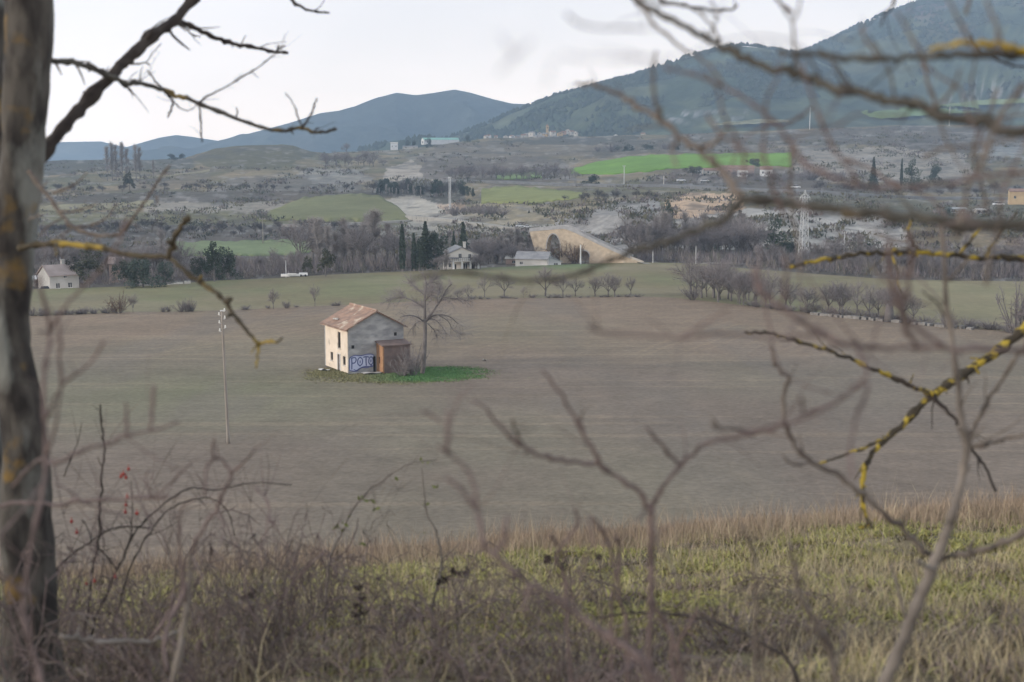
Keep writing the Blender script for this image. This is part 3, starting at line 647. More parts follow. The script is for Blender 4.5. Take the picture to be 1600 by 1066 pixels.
# ---------------- the abandoned house
def ruined_house():
    gp = field_pt(545, 584.5); A = Vector(gp.tolist())
    u = Vector((.883, .469, 0)); v = Vector((-.469, .883, 0)); Wd, Ln, E, RZ = 7.9, 8.8, 5.95, 2.05
    t = empty('ruined_house', A, 0, 'two storey abandoned house with cream front and grey graffiti gable alone in the field', 'house')
    inv = Matrix.Translation(-A)
    def fin(mb, name, m, sm=False, par=None):
        for i, p in enumerate(mb.v): mb.v[i] = p - A if par is None else p - A
        return mb.build(name, m, par or t, sm)
    n1 = -u; n2 = -v
    # front (sunlit) wall: window above, small window, door, small window
    holes = [(2.8, 3.85, 3.0, 5.2), (1.1, 2.05, .95, 2.15), (3.05, 3.95, 0.0, 2.15), (5.7, 6.65, 1.0, 2.15)]
    mb = MB(); wall_holes(mb, A + v * 0 , v, E, Ln, holes, .35, n1); w = fin(mb, 'wall', M['cream']); tag(w, 'sunlit cream plastered front wall')
    # window frames and panels set back in the openings
    for (a, b, c, d) in holes:
        if c == 0: continue
        mb = MB(); o = A + v * a - n1 * .14
        rot = Matrix((v, n1, Z)).transposed(); cu, cz = (b - a) / 2, (c + d) / 2
        for off, sz in (((0.03, cz), (.06, d - c)), ((b - a - .03, cz), (.06, d - c)), ((cu, c + .03), (b - a - .12, .06)), ((cu, d - .03), (b - a - .12, .06))):
            mb.box(o + v * off[0] + Z * off[1], (sz[0], .06, sz[1]), 0, rot)
        f = fin(mb, 'window', M['wood'])
        mb = MB(); mb.box(o + v * cu + Z * cz - n1 * .08, (b - a - .02, .03, d - c - .02), 0, rot); fin(mb, 'pane', M['dark'], par=f)
        mb = MB(); mb.box(A + v * (a + b) / 2 + Z * (c - .05) + n1 * .03, (b - a + .2, .16, .08), 0, rot); fin(mb, 'sill', M['offwhite'], par=f)
    rot = Matrix((v, n1, Z)).transposed()
    mb = MB(); mb.box(A + v * 3.30 + Z * 1.05 - n1 * .10, (.42, .05, 2.08), 0, rot)
    for k in (.55, 1.55): mb.box(A + v * 3.30 + Z * k - n1 * .065, (.30, .03, .7), 0, rot)
    d = fin(mb, 'door', M['door'])
    mb = MB(); mb.box(A + v * 3.48 + Z * 1.05 - n1 * .04, (.04, .05, .12), 0, rot); fin(mb, 'handle', M['metal'], par=d)
    mb = MB(); mb.box(A + v * 3.74 + Z * 1.05 - n1 * .22, (.40, .03, 2.06), 0, rot); fin(mb, 'door_gap', M['dark'])
    mb = MB(); rr = Matrix((v, n1, Z)).transposed()
    mb.box(A + v * 2.92 + Z * 1.1 + n1 * .02, (.26, .05, 2.25), 0, rr); mb.box(A + v * 4.05 + Z * 1.1 + n1 * .02, (.20, .05, 2.25), 0, rr); mb.box(A + v * 3.5 + Z * 2.27 + n1 * .02, (1.36, .05, .16), 0, rr)
    fin(mb, 'door_surround', M['offwhite'])
    # grey gable wall
    mb = MB(); q = .02
    quadwall(mb, [A + n2 * q, A + u * Wd + n2 * q, A + u * Wd + Z * E + n2 * q, A + u * Wd / 2 + Z * (E + RZ) + n2 * q, A + Z * E + n2 * q], n2, .33)
    fin(mb, 'gable_wall', M['greyplaster'])
    mb = MB()
    quadwall(mb, [A + u * Wd + v * .36, A + u * Wd + v * Ln, A + u * Wd + v * Ln + Z * E, A + u * Wd + v * .36 + Z * E], u, .33)
    fin(mb, 'rear_wall', M['greyplaster'])
    mb = MB(); B = A + v * Ln
    quadwall(mb, [B + u * Wd + v * q, B + v * q, B + v * q + Z * E, B + u * Wd / 2 + v * q + Z * (E + RZ), B + u * Wd + v * q + Z * E], v, .33)
    fin(mb, 'far_gable_wall', M['greyplaster'])
    # tiled roof: two slopes of rounded tile rows
    def slope(side):
        mb = MB(); ov, eav = .35, .55
        rows = int((Ln + 2 * ov) / .24); cs = 10; rg = random.Random(4 + side)
        e0 = (A + Z * E) if side == 0 else (A + u * Wd + Z * E); du = u if side == 0 else -u
        sl = RZ / (Wd / 2); ln = Wd / 2 + eav
        ids = []
        for i in range(rows * 4 + 1):
            s = -ov + (Ln + 2 * ov) * i / (rows * 4); wv = .055 * abs(math.sin(math.pi * i / 4)); row = []
            for j in range(cs * 2 + 1):
                t_ = j / (cs * 2); d_ = -eav + ln * t_ + .0
                sag = -.10 * math.sin(math.pi * (s + ov) / (Ln + 2 * ov)) * math.sin(math.pi * min(1, t_)) + .03 * (((j * 7 + (i // 4) * 3) % 5) / 5 - .5)
                step = .03 * (1 - (j % 2))
                row.append(len(mb.v)); mb.v.append(e0 + v * s + du * d_ + Z * (sl * d_ + .16 + wv + sag + step))
            ids.append(row)
        for i in range(len(ids) - 1):
            for j in range(cs * 2):
                mb.face((ids[i][j], ids[i][j + 1], ids[i + 1][j + 1], ids[i + 1][j]))
        # underside and verge
        c = [e0 + v * s + du * d_ + Z * (sl * d_ + .10) for s, d_ in ((-ov, -eav), (Ln + ov, -eav), (Ln + ov, Wd / 2), (-ov, Wd / 2))]
        b = len(mb.v); mb.v += c + [p - Z * .09 for p in c]
        for f in ((0, 1, 2, 3), (7, 6, 5, 4), (0, 4, 5, 1), (1, 5, 6, 2), (2, 6, 7, 3), (3, 7, 4, 0)): mb.face([b + k for k in f])
        return fin(mb, 'roof', M['tile'])
    r0 = slope(0); slope(1)
    mb = MB(); rp = A + u * Wd / 2 + Z * (E + RZ + .22)
    mb.tube([rp - v * .4 + v * k * .6 + Z * (.03 if k % 2 else 0) for k in range(17)], .15, 7); fin(mb, 'ridge_tiles', M['tile'], par=r0)
    # loose pale patch of exposed mortar
    mb = MB()
    for k in range(5):
        mb.box(A + v * (5.6 + .25 * k) + u * (.55 + .12 * (k % 3)) + Z * (E + .28 + .29 * (.55 + .12 * (k % 3)) + .22), (.4, .3, .08), 0, Matrix.Rotation(k, 3, 'Z'))
    fin(mb, 'mortar_patch', M['offwhite'], par=r0)
    # graffiti: fat letters of pale blue paint with navy outline, low on the gable
    def gpt(a, z, lift): return A + u * a + Z * z + n2 * (q + lift)
    mb = MB()
    blob = [(.12, .45), (.1, 1.6), (.22, 2.15), (.9, 2.4), (1.7, 2.3), (2.6, 2.45), (3.45, 2.35), (3.62, 1.9), (3.5, 1.0), (3.2, .75), (2.2, .85), (1.6, .62), (1.2, .35), (.8, .3)]
    sp = smooth_path(blob + [blob[0]], 4)[:-1]
    quadwall(mb, [gpt(a, z, .006) for a, z in sp][::-1], n2, .004); fin(mb, 'graffiti', M['paint_blue'])
    mb = MB()
    def stroke(pts, w=.11, closed=False):
        pp = smooth_path(pts + ([pts[0]] if closed else []), 6)
        for i in range(len(pp) - 1):
            a = np.array(pp[i]); b = np.array(pp[i + 1]); d = b - a; d /= np.linalg.norm(d) + 1e-9; n = np.array((-d[1], d[0])) * w / 2; e = d * w * .35
            k = len(mb.v); mb.v += [gpt(*(a - e + n), .014), gpt(*(a - e - n), .014), gpt(*(b + e - n), .014), gpt(*(b + e + n), .014)]; mb.face((k, k + 1, k + 2, k + 3))
    stroke(sp[::3], .13, True)
    x = .42    # P
    stroke([(x, .62), (x + .02, 1.4), (x, 2.05)], .16); stroke([(x, 2.08), (x + .5, 2.12), (x + .62, 1.75), (x + .4, 1.42), (x + .05, 1.4)], .15)
    x = 1.28   # O
    stroke([(x + .3, .95), (x, 1.3), (x + .05, 1.85), (x + .35, 2.08), (x + .65, 1.8), (x + .62, 1.25)], .15, True); stroke([(x + .32, 1.4), (x + .34, 1.65)], .14)
    x = 2.12   # T
    stroke([(x, 2.08), (x + .35, 2.14), (x + .7, 2.06)], .16); stroke([(x + .35, 2.1), (x + .33, 1.5), (x + .36, 1.0)], .17)
    x = 2.85   # O
    stroke([(x + .28, .98), (x, 1.3), (x + .04, 1.8), (x + .3, 2.06), (x + .58, 1.8), (x + .56, 1.25)], .15, True); stroke([(x + .28, 1.4), (x + .3, 1.65)], .14)
    stroke([(1.2, .42), (1.9, .72), (2.6, .66), (3.3, .9)], .12); stroke([(.7, .55), (1.1, .4), (1.5, .66)], .1)
    fin(mb, 'graffiti_lettering', M['paint_navy'])
    # dark doorway of the gable and pale repair streaks
    rot2 = Matrix((u, n2, Z)).transposed()
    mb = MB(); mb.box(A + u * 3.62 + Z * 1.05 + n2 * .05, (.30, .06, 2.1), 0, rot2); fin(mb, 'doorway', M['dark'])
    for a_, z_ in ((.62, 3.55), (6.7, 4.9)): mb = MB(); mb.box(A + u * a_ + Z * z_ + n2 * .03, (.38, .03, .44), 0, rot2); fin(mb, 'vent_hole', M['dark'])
    # brick lean-to against the gable
    a0, a1, dp, h0, h1 = 3.95, 7.85, 2.2, 4.0, 3.7
    L0 = A + u * a0 + n2 * .04; L1 = A + u * a0 + n2 * dp; R0 = A + u * a1 + n2 * .04; R1_ = A + u * a1 + n2 * dp
    sh = MB()
    hol = (.75, 1.25, 1.25, 2.1)
    def lean_wall():
        # left sunlit wall with a small window opening
        y0, y1, z0, z1 = hol; d = n2
        def pt(s, z): return A + u * a0 + d * s + Z * z
        top = lambda s: h0 + (h1 - h0) * (s / dp)
        for quad in ([(.04, 0), (y0, 0), (y0, top(y0)), (.04, top(.04))], [(y1, 0), (dp, 0), (dp, top(dp)), (y1, top(y1))], [(y0, 0), (y1, 0), (y1, z0), (y0, z0)], [(y0, z1), (y1, z1), (y1, top(y1)), (y0, top(y0))]):
            quadwall(sh, [pt(s, z) for s, z in quad], -u, .2)
    lean_wall()
    an = fin(sh, 'annex', M['brick']); an['label'] = 'orange brick side wall of the lean-to'
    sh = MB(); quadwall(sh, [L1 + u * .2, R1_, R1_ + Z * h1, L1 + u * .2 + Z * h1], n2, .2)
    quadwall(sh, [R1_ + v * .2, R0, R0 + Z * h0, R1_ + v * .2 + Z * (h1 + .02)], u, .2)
    fin(sh, 'annex_front', M['brick_shaded'], par=an)
    mb = MB(); c = [L0 - u * .22 + Z * (h0 + .05), R0 + u * .2 + Z * (h0 + .05), R1_ + u * .2 + n2 * .3 + Z * (h1 - .02), L1 - u * .22 + n2 * .3 + Z * (h1 - .02)]
    quadwall(mb, c[::-1], Z, -.14); fin(mb, 'annex_roof', M['brick_shaded'], par=an)
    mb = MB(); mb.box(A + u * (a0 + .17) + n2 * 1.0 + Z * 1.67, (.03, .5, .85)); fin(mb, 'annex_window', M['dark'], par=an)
ruined_house()
# sheets of rubbish beside the house
def slab(px, py, sx, sy, rz, m, label, name='sheet', cat='rubbish'):
    p = field_pt(px, py); mb = MB(); rg = random.Random(px)
    n = 6; g = [[Vector(((i / n - .5) * sx, (j / n - .5) * sy, .14 + .12 * rg.random() + .06 * math.sin(i))) for j in range(n + 1)] for i in range(n + 1)]
    for r in g: mb.v += r
    for i in range(n):
        for j in range(n): mb.face((i * 7 + j, (i + 1) * 7 + j, (i + 1) * 7 + j + 1, i * 7 + j + 1))
    b = len(mb.v); mb.v += [p_ - Z * .08 for r in g for p_ in r]
    for i in range(n):
        for j in range(n): mb.face((b + i * 7 + j, b + i * 7 + j + 1, b + (i + 1) * 7 + j + 1, b + (i + 1) * 7 + j))
    o = mb.build(name, m); o.location = p; o.rotation_euler = (R(-6), 0, rz); tag(o, label, cat)
slab(507, 579.5, 1.3, 1.8, .3, M['white'], 'white crumpled sheet lying in the grass left of the ruined house')
slab(580, 584.5, 2.6, 1.8, .5, M['offwhite'], 'pale slab lying under the graffiti by the brick annex', 'slab', 'slab')
slab(757, 564, .45, .6, .2, M['offwhite'], 'small pale stone lying alone in the ploughed field right of the grass patch', 'stone', 'stone')

# ---------------- generic gabled house
def gabled(name, px, py, w, d, e, rz_, rot, wm, rm, label, cat='house', group=None, wins=(), ridge_along_w=True, chim=False, parts=True, lift=0):
    """w = facing width, ridge along w or along depth"""
    p = G(px, py); t = empty(name, p - Z * .4 + Z * lift, R(rot), label, cat, group)
    mb = MB(); hx, hy = w / 2, d / 2; E = e + .4
    if ridge_along_w:
        mb.box((0, -hy + .15, E / 2), (w, .3, E)); mb.box((0, hy - .15, E / 2), (w, .3, E))
        for s in (-1, 1): quadwall(mb, [(s * hx, -hy + .3, 0), (s * hx, hy - .3, 0), (s * hx, hy - .3, E), (s * hx, 0, E + rz_), (s * hx, -hy + .3, E)] if s > 0 else [(s * hx, hy - .3, 0), (s * hx, -hy + .3, 0), (s * hx, -hy + .3, E), (s * hx, 0, E + rz_), (s * hx, hy - .3, E)], (s, 0, 0), .3)
        c = [[(-hx - .3, -hy - .4, E - .3), (hx + .3, -hy - .4, E - .3), (hx + .3, 0, E + rz_), (-hx - .3, 0, E + rz_)], [(hx + .3, hy + .4, E - .3), (-hx - .3, hy + .4, E - .3), (-hx - .3, 0, E + rz_), (hx + .3, 0, E + rz_)]]
    else:
        mb.box((-hx + .15, 0, E / 2), (.3, d, E)); mb.box((hx - .15, 0, E / 2), (.3, d, E))
        for s in (-1, 1): quadwall(mb, [(-hx + .3, s * hy, 0), (hx - .3, s * hy, 0), (hx - .3, s * hy, E), (0, s * hy, E + rz_), (-hx + .3, s * hy, E)] if s < 0 else [(hx - .3, s * hy, 0), (-hx + .3, s * hy, 0), (-hx + .3, s * hy, E), (0, s * hy, E + rz_), (hx - .3, s * hy, E)], (0, s, 0), .3)
        c = [[(-hx - .4, hy + .3, E - .3), (-hx - .4, -hy - .3, E - .3), (0, -hy - .3, E + rz_), (0, hy + .3, E + rz_)], [(hx + .4, -hy - .3, E - .3), (hx + .4, hy + .3, E - .3), (0, hy + .3, E + rz_), (0, -hy - .3, E + rz_)]]
    mb.build('wall', wm, t)
    mb = MB()
    for q in c:
        q = [Vector(x) + Z * .12 for x in q]; quadwall(mb, q, (0, 0, 1), -.16)
    rf = mb.build('roof', rm, t)
    if chim: mb = MB(); mb.box((hx * .4, hy * .2, E + rz_ + .4), (.7, .7, 1.6)); mb.box((hx * .4, hy * .2, E + rz_ + 1.25), (.9, .9, .12)); mb.build('chimney', wm, rf)
    for (x, z, a, b) in wins:
        mb = MB(); y = -hy - .03
        mb.box((x, y, z + .4), (a, .1, b)); f = mb.build('window', M['glass'], t)
        mb = MB(); mb.box((x, y - .05, z + .4 - b / 2 - .06), (a + .3, .2, .1)); mb.box((x, y - .06, z + .4), (.07, .04, b)); mb.build('frame', M['white'], f)
    return t
# white farmhouse among conifers in front of the bridge
fh = gabled('farmhouse', 717, 419, 9.2, 9, 4.6, 1.9, 14, M['offwhite'], M['slate'], 'white two storey farmhouse with grey gabled roof below the tall conifers', 'house', None,
            [(-.6, 4.2, .8, 1.2), (2.2, 4.1, .7, 1.1), (-2.2, 1.2, 1.0, 1.4), (.9, 1.1, 1.1, 2.0), (3.2, 1.2, .8, 1.4)], False, True)
mb = MB(); mb.box((.6, -5.6, 3.2), (8.0, 1.9, .22)); mb.build('balcony', M['offwhite'], fh)
mb = MB()
for x in np.linspace(-3.2, 4.4, 14): mb.box((x, -6.5, 3.75), (.06, .06, .9))
mb.box((.6, -6.5, 4.22), (7.9, .1, .1)); mb.build('railing', M['cardark'], fh)
for x in (-2.9, -.4, 2.0, 4.3): mb = MB(); mb.box((x, -6.3, 1.45), (.45, .45, 3.3)); mb.build('pillar', M['white'], fh)
gabled('outhouse', 699, 420, 4.2, 5, 3.6, 1.3, 20, M['offwhite'], M['slate'], 'small grey roofed outhouse adjoining the left of the white farmhouse', 'outhouse', None, [(0, 1.6, .7, 1.0)], True)
gabled('barn', 834, 414, 9.5, 9, 2.3, 1.6, -10, M['mutedwhite'], M['slate'], 'long low barn with broad pale grey roof left of the stone bridge', 'barn', None, [(-3.0, 1.0, .8, .8)], True)
gabled('shed', 801, 413, 3.8, 4, 1.9, .5, -5, M['pinkwall'], M['offwhite'], 'small flat pale shed left of the long grey roofed barn', 'shed', None, [(.5, .9, .9, .7)], True)
gabled('shed', 859, 413.5, 5.6, 6, 1.5, 1.1, 10, M['dullmetal'], M['dullmetal'], 'pale blue grey sheet metal shed between the barn and the bridge', 'shed', None, [(1.2, .5, 1.1, 1.0)], False)
# farmhouse at the left edge
gabled('farmhouse', 92, 449, 7.0, 7.5, 3.6, 2.0, 38, M['mutedwhite'], M['paleroof'], 'white gabled farmhouse with pale pink tiled roof left of the dark evergreens', 'house', None, [(-1.6, 1.2, .8, 1.1), (1.3, 1.2, .8, 1.1), (.2, 3.4, .6, .8)], True, True)
gabled('house', 184, 441, 3.4, 6, 5.0, 1.2, 10, M['pinkwall'], M['paleroof'], 'narrow pink house half hidden behind the dark evergreen trees', 'house', None, [(-.6, 3.6, .6, .9), (.7, 1.4, .6, .9)], True)
gabled('carport', 62, 447, 3.2, 4, 1.9, .4, 20, M['offwhite'], M['white'], 'small white carport left of the pink roofed farmhouse', 'carport', None, [(0, .9, 1.6, 1.3)], True)
def stone_wall(pts, h, th, label, m='offwhite', gap=.12):
    sp = [G(*p) for p in pts]; mb = MB(); rg = random.Random(3)
    for a, b in zip(sp[:-1], sp[1:]):
        n = int((b - a).length / .5) + 1; rz = math.atan2((b - a).y, (b - a).x)
        for i in range(n):
            if rg.random() < gap: continue
            p = a + (b - a) * ((i + .5) / n); hh = h * rg.uniform(.7, 1.1); mb.box((p.x, p.y, p.z + hh / 2 - .1), (.49, th, hh + .2), 0, Matrix.Rotation(rz + rg.uniform(-.1, .1), 3, 'Z'))
    o = mb.build('stone_wall', M[m]); tag(o, label, 'wall')
stone_wall([(215, 446.5), (250, 445.5), (300, 443)], .75, .5, 'low pale broken wall at the foot of the dark evergreen trees')
stone_wall([(1265, 491), (1330, 498), (1400, 504), (1470, 511), (1520, 516)], .55, .9, 'broken line of grey rubble along the right hedge of the ploughed field', 'rubble', .5)
# houses on the hillside road
H1 = [(1152, 273, 24, 10, 5, 2, -4, 'pinkwall', 'redroof', 'long pinkish house with red roof below the bright green field'),
      (1197, 274, 9, 9, 5, 2, -8, 'white', 'redroof', 'white house at the right end of the long pinkish house'),
      (1160, 275, 7, 5, 3, 1, 0, 'white', 'offwhite', 'small bright white annex in front of the long pinkish house'),
      (1113, 271, 14, 8, 3, 1.5, 3, 'offwhite', 'redroof', 'low pale building left of the long pinkish house'),
      (1091, 272, 4, 5, 4, 1.2, 5, 'white', 'slate', 'tiny white hut beside the dark bush left of the pinkish house'),
      (1595, 321, 13, 9, 7, 1.2, -14, 'ochre', 'redroof', 'tall ochre house at the right edge of the view'),
      (1494, 330, 8, 6, 2.0, .5, 0, 'dullmetal', 'dullmetal', 'low blue grey shed by the road at the right'),
      (1531, 331, 4.4, 4, 1.9, .5, 4, 'mutedwhite', 'mutedwhite', 'small white shed between the blue grey shed and the ochre house'),
      (616, 233, 9.5, 9, 9, 1, 6, 'white', 'offwhite', 'bright white cube shaped building alone on the plateau skyline'),
      (641, 232, 20, 9, 3.0, 1.0, 4, 'offwhite', 'slate', 'long low grey building right of the white cube shaped building')]
for px, py, w, d, e, r, ro, wm, rm, lb in H1:
    gabled('house' if 'house' in lb else ('shed' if 'shed' in lb else ('hut' if 'hut' in lb else 'building')), px, py, w, d, e, r, ro, M[wm], M[rm], lb, 'house' if 'house' in lb.split(' ')[-1] or 'house' in lb else 'building', None, [(-w * .28, e * .55, 1.1, 1.4), (w * .25, e * .55, 1.1, 1.4)], True)
gabled('warehouse', 688, 226, 9, 52, 6, 2.5, -64, M['white'], M['greenroof'], 'long warehouse with white end wall and pale green roof on the plateau', 'warehouse', None, [(0, 2.5, 3, 3)], False, lift=.6)
# village on the far shelf
rg = random.Random(17)
VIL = [(760, 214, 7), (764, 213, 6), (790, 213, 8), (800, 213, 9), (809, 213, 7), (818, 213, 9), (823, 210, 8), (831, 209, 10), (838, 213, 9), (843, 208, 9), (848, 213, 8), (860, 212, 9), (864, 207, 9), (869, 213, 10), (875, 208, 9), (881, 206, 8), (887, 205, 7), (893, 207, 8), (900, 208, 6), (775, 214, 6), (852, 209, 8), (1097, 214, 9), (1060, 215, 8), (962, 212, 7), (1005, 211, 7)]
for i, (px, py, w) in enumerate(VIL):
    Yv = 2010 + rg.uniform(-40, 60); q = V3(px, py + 1.5, Yv)
    t = gabled('village_house', px, 300, w * .8, 6, rg.uniform(3, 5.5), 1.5, rg.uniform(-40, 30), M[rg.choice(['white', 'offwhite', 'offwhite', 'ochre', 'pinkwall'])], M[rg.choice(['redroof', 'redroof', 'slate'])],
               'small pale house of the distant village under the wooded mountain' if px < 910 else 'lone tiny house at the foot of the wooded mountain', 'house', 'houses of the distant village' if px < 910 else 'scattered houses under the mountain', [(0, 3, 1, 1.3)], rg.random() < .6)
    t.location = q - Z * 3
t = empty('church', V3(855, 211, 2010), 0, 'pale church tower rising above the distant village roofs', 'church')
mb = MB(); mb.box((0, 0, 5.2), (3.6, 3.6, 14)); mb.box((0, 0, 12.4), (4.2, 4.2, .5)); mb.build('tower', M['ochre'], t)
mb = MB(); mb.box((0, 0, 14.1), (3.8, 3.8, 3.0), 0, None, (.05, .05)); mb.build('spire', M['redroof'], t)
mb = MB(); mb.box((0, -1.8, 10), (1.0, .2, 2.0)); mb.build('belfry_opening', M['dark'], t)
mb = MB(); mb.box((5.4, 1, 1.5), (7, 5, 6)); mb.build('nave', M['offwhite'], t)

# ---------------- medieval stone bridge
def bridge():
    o = field_pt(880, 409); o = Vector(o.tolist()); d = Vector((.955, -.296, 0)); n = Vector((-.296, -.955, 0))
    t = empty('stone_bridge', o, 0, 'old humpbacked stone bridge with rounded arch and long sunlit ramp', 'bridge')
    k = o.y / F
    def S_(px): # along-bridge distance of a pixel column
        xx = (px - 800) / F; return (xx * o.y - o.x) / (d.x - xx * d.y)
    def zz(px, py): # height above base for a pixel, on the bridge face
        s = S_(px); Yp = o.y + d.y * s; return HC + float(toz(py)) * Yp - o.z
    deck = [(827, 361.5), (850, 359.5), (868, 358), (880, 357), (886, 358.5), (900, 364), (930, 379), (960, 393), (985, 403.5), (1002, 410)]
    bot = -1.0
    prof = [(S_(a), zz(a, b)) for a, b in deck]; prof.append((S_(1002), bot))
    def arch(x0, x1, ytop, ysp, m=12):      # pointed arch between pixels
        r = [(S_(x1), bot)]
        for i in range(m + 1):
            a = math.pi * i / m; c = (S_(x0) + S_(x1)) / 2; h = (S_(x1) - S_(x0)) / 2
            z0 = zz((x0 + x1) / 2, ysp); z1 = zz((x0 + x1) / 2, ytop); w = math.sin(a) ** .85
            r.append((c + h * math.cos(a), z0 + (z1 - z0) * w))
        return r + [(S_(x0), bot)]
    prof += arch(903, 921, 392, 402); prof += arch(854, 875, 366, 392)
    # battered left abutment
    prof += [(S_(839), bot), (S_(838), zz(838, 402)), (S_(834), zz(834, 385))]
    mb = MB(); b = len(mb.v); m = len(prof); th = 4.2
    for s, z in prof: mb.v.append(d * s + Z * z + n * 0)
    for s, z in prof: mb.v.append(d * s + Z * z - n * th)
    mb.face(range(m)); mb.face(list(range(m, 2 * m))[::-1])
    for i in range(m): mb.face((i, m + i, m + (i + 1) % m, (i + 1) % m))
    me = mb.mesh('masonry', M['stone']); bm = bmesh.new(); bm.from_mesh(me); bmesh.ops.triangulate(bm, faces=[f for f in bm.faces if len(f.verts) > 4]); bmesh.ops.recalc_face_normals(bm, faces=bm.faces); bm.to_mesh(me); bm.free()
    link('masonry', me, t)
    for side in (.12, -th - .12):
        mb = MB(); pr = prof[:9]
        for (s0, z0), (s1, z1) in zip(pr[:-1], pr[1:]):
            c = [d * s0 + Z * (z0 - .1), d * s1 + Z * (z1 - .1), d * s1 + Z * (z1 + .85), d * s0 + Z * (z0 + .85)]
            quadwall(mb, [p + n * side for p in c], n, .35 if side > 0 else -.35)
        mb.build('parapet', M['cap'], t)
    # second arch ring stones, slightly proud
    for (x0, x1, yt, ys) in ((903, 921, 392, 402), (854, 875, 366, 392)):
        mb = MB(); r = arch(x0, x1, yt, ys, 12)[1:-1]
        for (s0, z0), (s1, z1) in zip(r[:-1], r[1:]):
            c = (r[0][0] + r[-1][0]) / 2
            def out(s, z): return (s + (s - c) * .12, z + .35)
            p = [(s0, z0), (s1, z1), out(s1, z1), out(s0, z0)]; quadwall(mb, [d * a + Z * b_ + n * .05 for a, b_ in p], n, .06)
        mb.build('arch_ring', M['cap'], t)
bridge()

# ---------------- lattice pylon
def pylon():
    o = Vector(field_pt(1255, 411).tolist()); t = empty('lattice_pylon', o, R(20), 'pale steel lattice pylon standing in front of the grey river cliff', 'pylon')
    Hh = 21.8; w0, w1 = 1.25, .55; mb = MB()
    def c(z): k = z / (Hh - 2.2); w = w0 + (w1 - w0) * min(1, k); return [Vector((sx * w, sy * w, z)) for sx, sy in ((-1, -1), (1, -1), (1, 1), (-1, 1))]
    zs = list(np.linspace(0, Hh - 2.2, 12))
    for i in range(4): mb.tube([c(z)[i] for z in zs], .11, 4)
    for a, b in zip(zs[:-1], zs[1:]):
        A = c(a); B = c(b)
        for i in range(4):
            mb.tube([A[i], B[(i + 1) % 4]], .055, 3); mb.tube([A[(i + 1) % 4], B[i]], .055, 3); mb.tube([B[i], B[(i + 1) % 4]], .05, 3)
    mb.build('lattice_tower', M['metal'], t)
    top = c(Hh - 2.2); mb = MB()
    for p in top: mb.tube([p, Vector((0, 0, Hh))], .07, 4)
    mb.build('peak', M['metal'], t)
    for z, w in ((Hh - 2.3, 1.7), (Hh - 6.3, 2.7)):
        mb = MB(); mb.tube([(-w, 0, z), (w, 0, z)], .1, 4)
        for s in (-1, 1): mb.tube([(s * w, 0, z), (s * .5, .5, z + 1.1)], .06, 3); mb.tube([(s * w, 0, z), (s * .5, -.5, z + 1.1)], .06, 3); mb.tube([(s * w, 0, z), (s * .6, .6, z)], .06, 3); mb.tube([(s * w, 0, z), (s * .6, -.6, z)], .06, 3)
        a = mb.build('crossarm', M['metal'], t)
        for s in (-1, 1): mb = MB(); mb.tube([(s * w, 0, z), (s * w, 0, z - .9)], [.1, .07], 6); mb.build('insulator', M['porcelain'], a)
pylon()

# ---------------- poles
def telephone_pole():
    b = Vector(field_pt(357, 693).tolist()); tp = V3(346.5, 486, b.y); d = (tp - b); t = empty('telephone_pole', b, 0, 'slender grey wooden telephone pole with white insulators leaning in the ploughed field', 'pole')
    mb = MB(); n = 14; mb.tube([d * (i / n) - Z * (.3 if i == 0 else 0) for i in range(n + 1)], [.165 - .065 * i / n for i in range(n + 1)], 9); mb.build('pole', M['wood'], t, True)
    for i, k in enumerate((.995, .965, .94, .905, .87, .845)):
        s = -1 if i % 2 else 1; p = d * k; mb = MB()
        mb.tube([p, p + Vector((s * .26, -.05, 0)), p + Vector((s * .27, -.05, .1))], .025, 5); br = mb.build('bracket', M['metal'], t)
        mb = MB(); mb.tube([p + Vector((s * .27, -.05, z)) for z in (.05, .14, .2, .27, .33)], [.085, .09, .06, .07, .04], 8); mb.build('insulator', M['porcelain'], br)
    mb = MB(); mb.box(d * .998 + Z * .05, (.3, .3, .1)); mb.build('cap', M['metal'], t)
telephone_pole()
def util_pole(px, pb, ptop, r, label, m='metal', arm=None, dbl=0, base=None):
    b = G(px, pb) if base is None else base; h = (pb - ptop) / F * b.y; t = empty('utility_pole', b, 0, label, 'pole')
    mb = MB(); mb.tube([(0, 0, -.5), (0, 0, h * .5), (0, 0, h)], [r, r * .85, r * .6], 7)
    if dbl: mb.tube([(dbl, .2, -.5), (dbl, .2, h)], [r, r * .7], 7)
    mb.build('pole', M[m], t)
    if arm:
        mb = MB(); mb.box((dbl / 2, 0, h - .35), (arm, .2, .22)); a = mb.build('crossarm', M[m], t)
        for s in (-.45, 0, .45): mb = MB(); mb.tube([(dbl / 2 + s * arm, 0, h - .25), (dbl / 2 + s * arm, 0, h + .2)], [.1, .06], 5); mb.build('insulator', M['porcelain'], a)
util_pole(702, 325, 275, .30, 'tall pale double pole standing on the reddish rocky mound', 'metal', 1.8, .8)
util_pole(1265, 202, 169, .55, 'tall white pole on the skyline plateau above the bright green field', 'white', None)
util_pole(1483, 197, 167, .5, 'tall white pole on the plateau in front of the right mountain', 'white', None)
util_pole(975, 287, 258, .30, 'pale pole in front of the bright green hillside field', 'metal', 2.2)
util_pole(1037, 292, 276, .35, 'short pale post beside the hillside road left of the parked cars', 'offwhite', None)
util_pole(411, 378, 338, .2, 'thin pole with crossarm above the left green terrace field', 'wood', 2.6)
util_pole(497, 378, 347, .2, 'pole with pale crossarm above the tall grey poplars', 'wood', 3.0)
util_pole(594, 378, 344, .2, 'pole with crossarm standing above the grey poplars left of the cypress', 'wood', 3.0)
util_pole(907, 413, 383, .26, 'white concrete pole in front of the ramp of the stone bridge', 'white', None)
util_pole(447, 432, 405, .1, 'thin white mast behind the white boat hull', 'white', None)
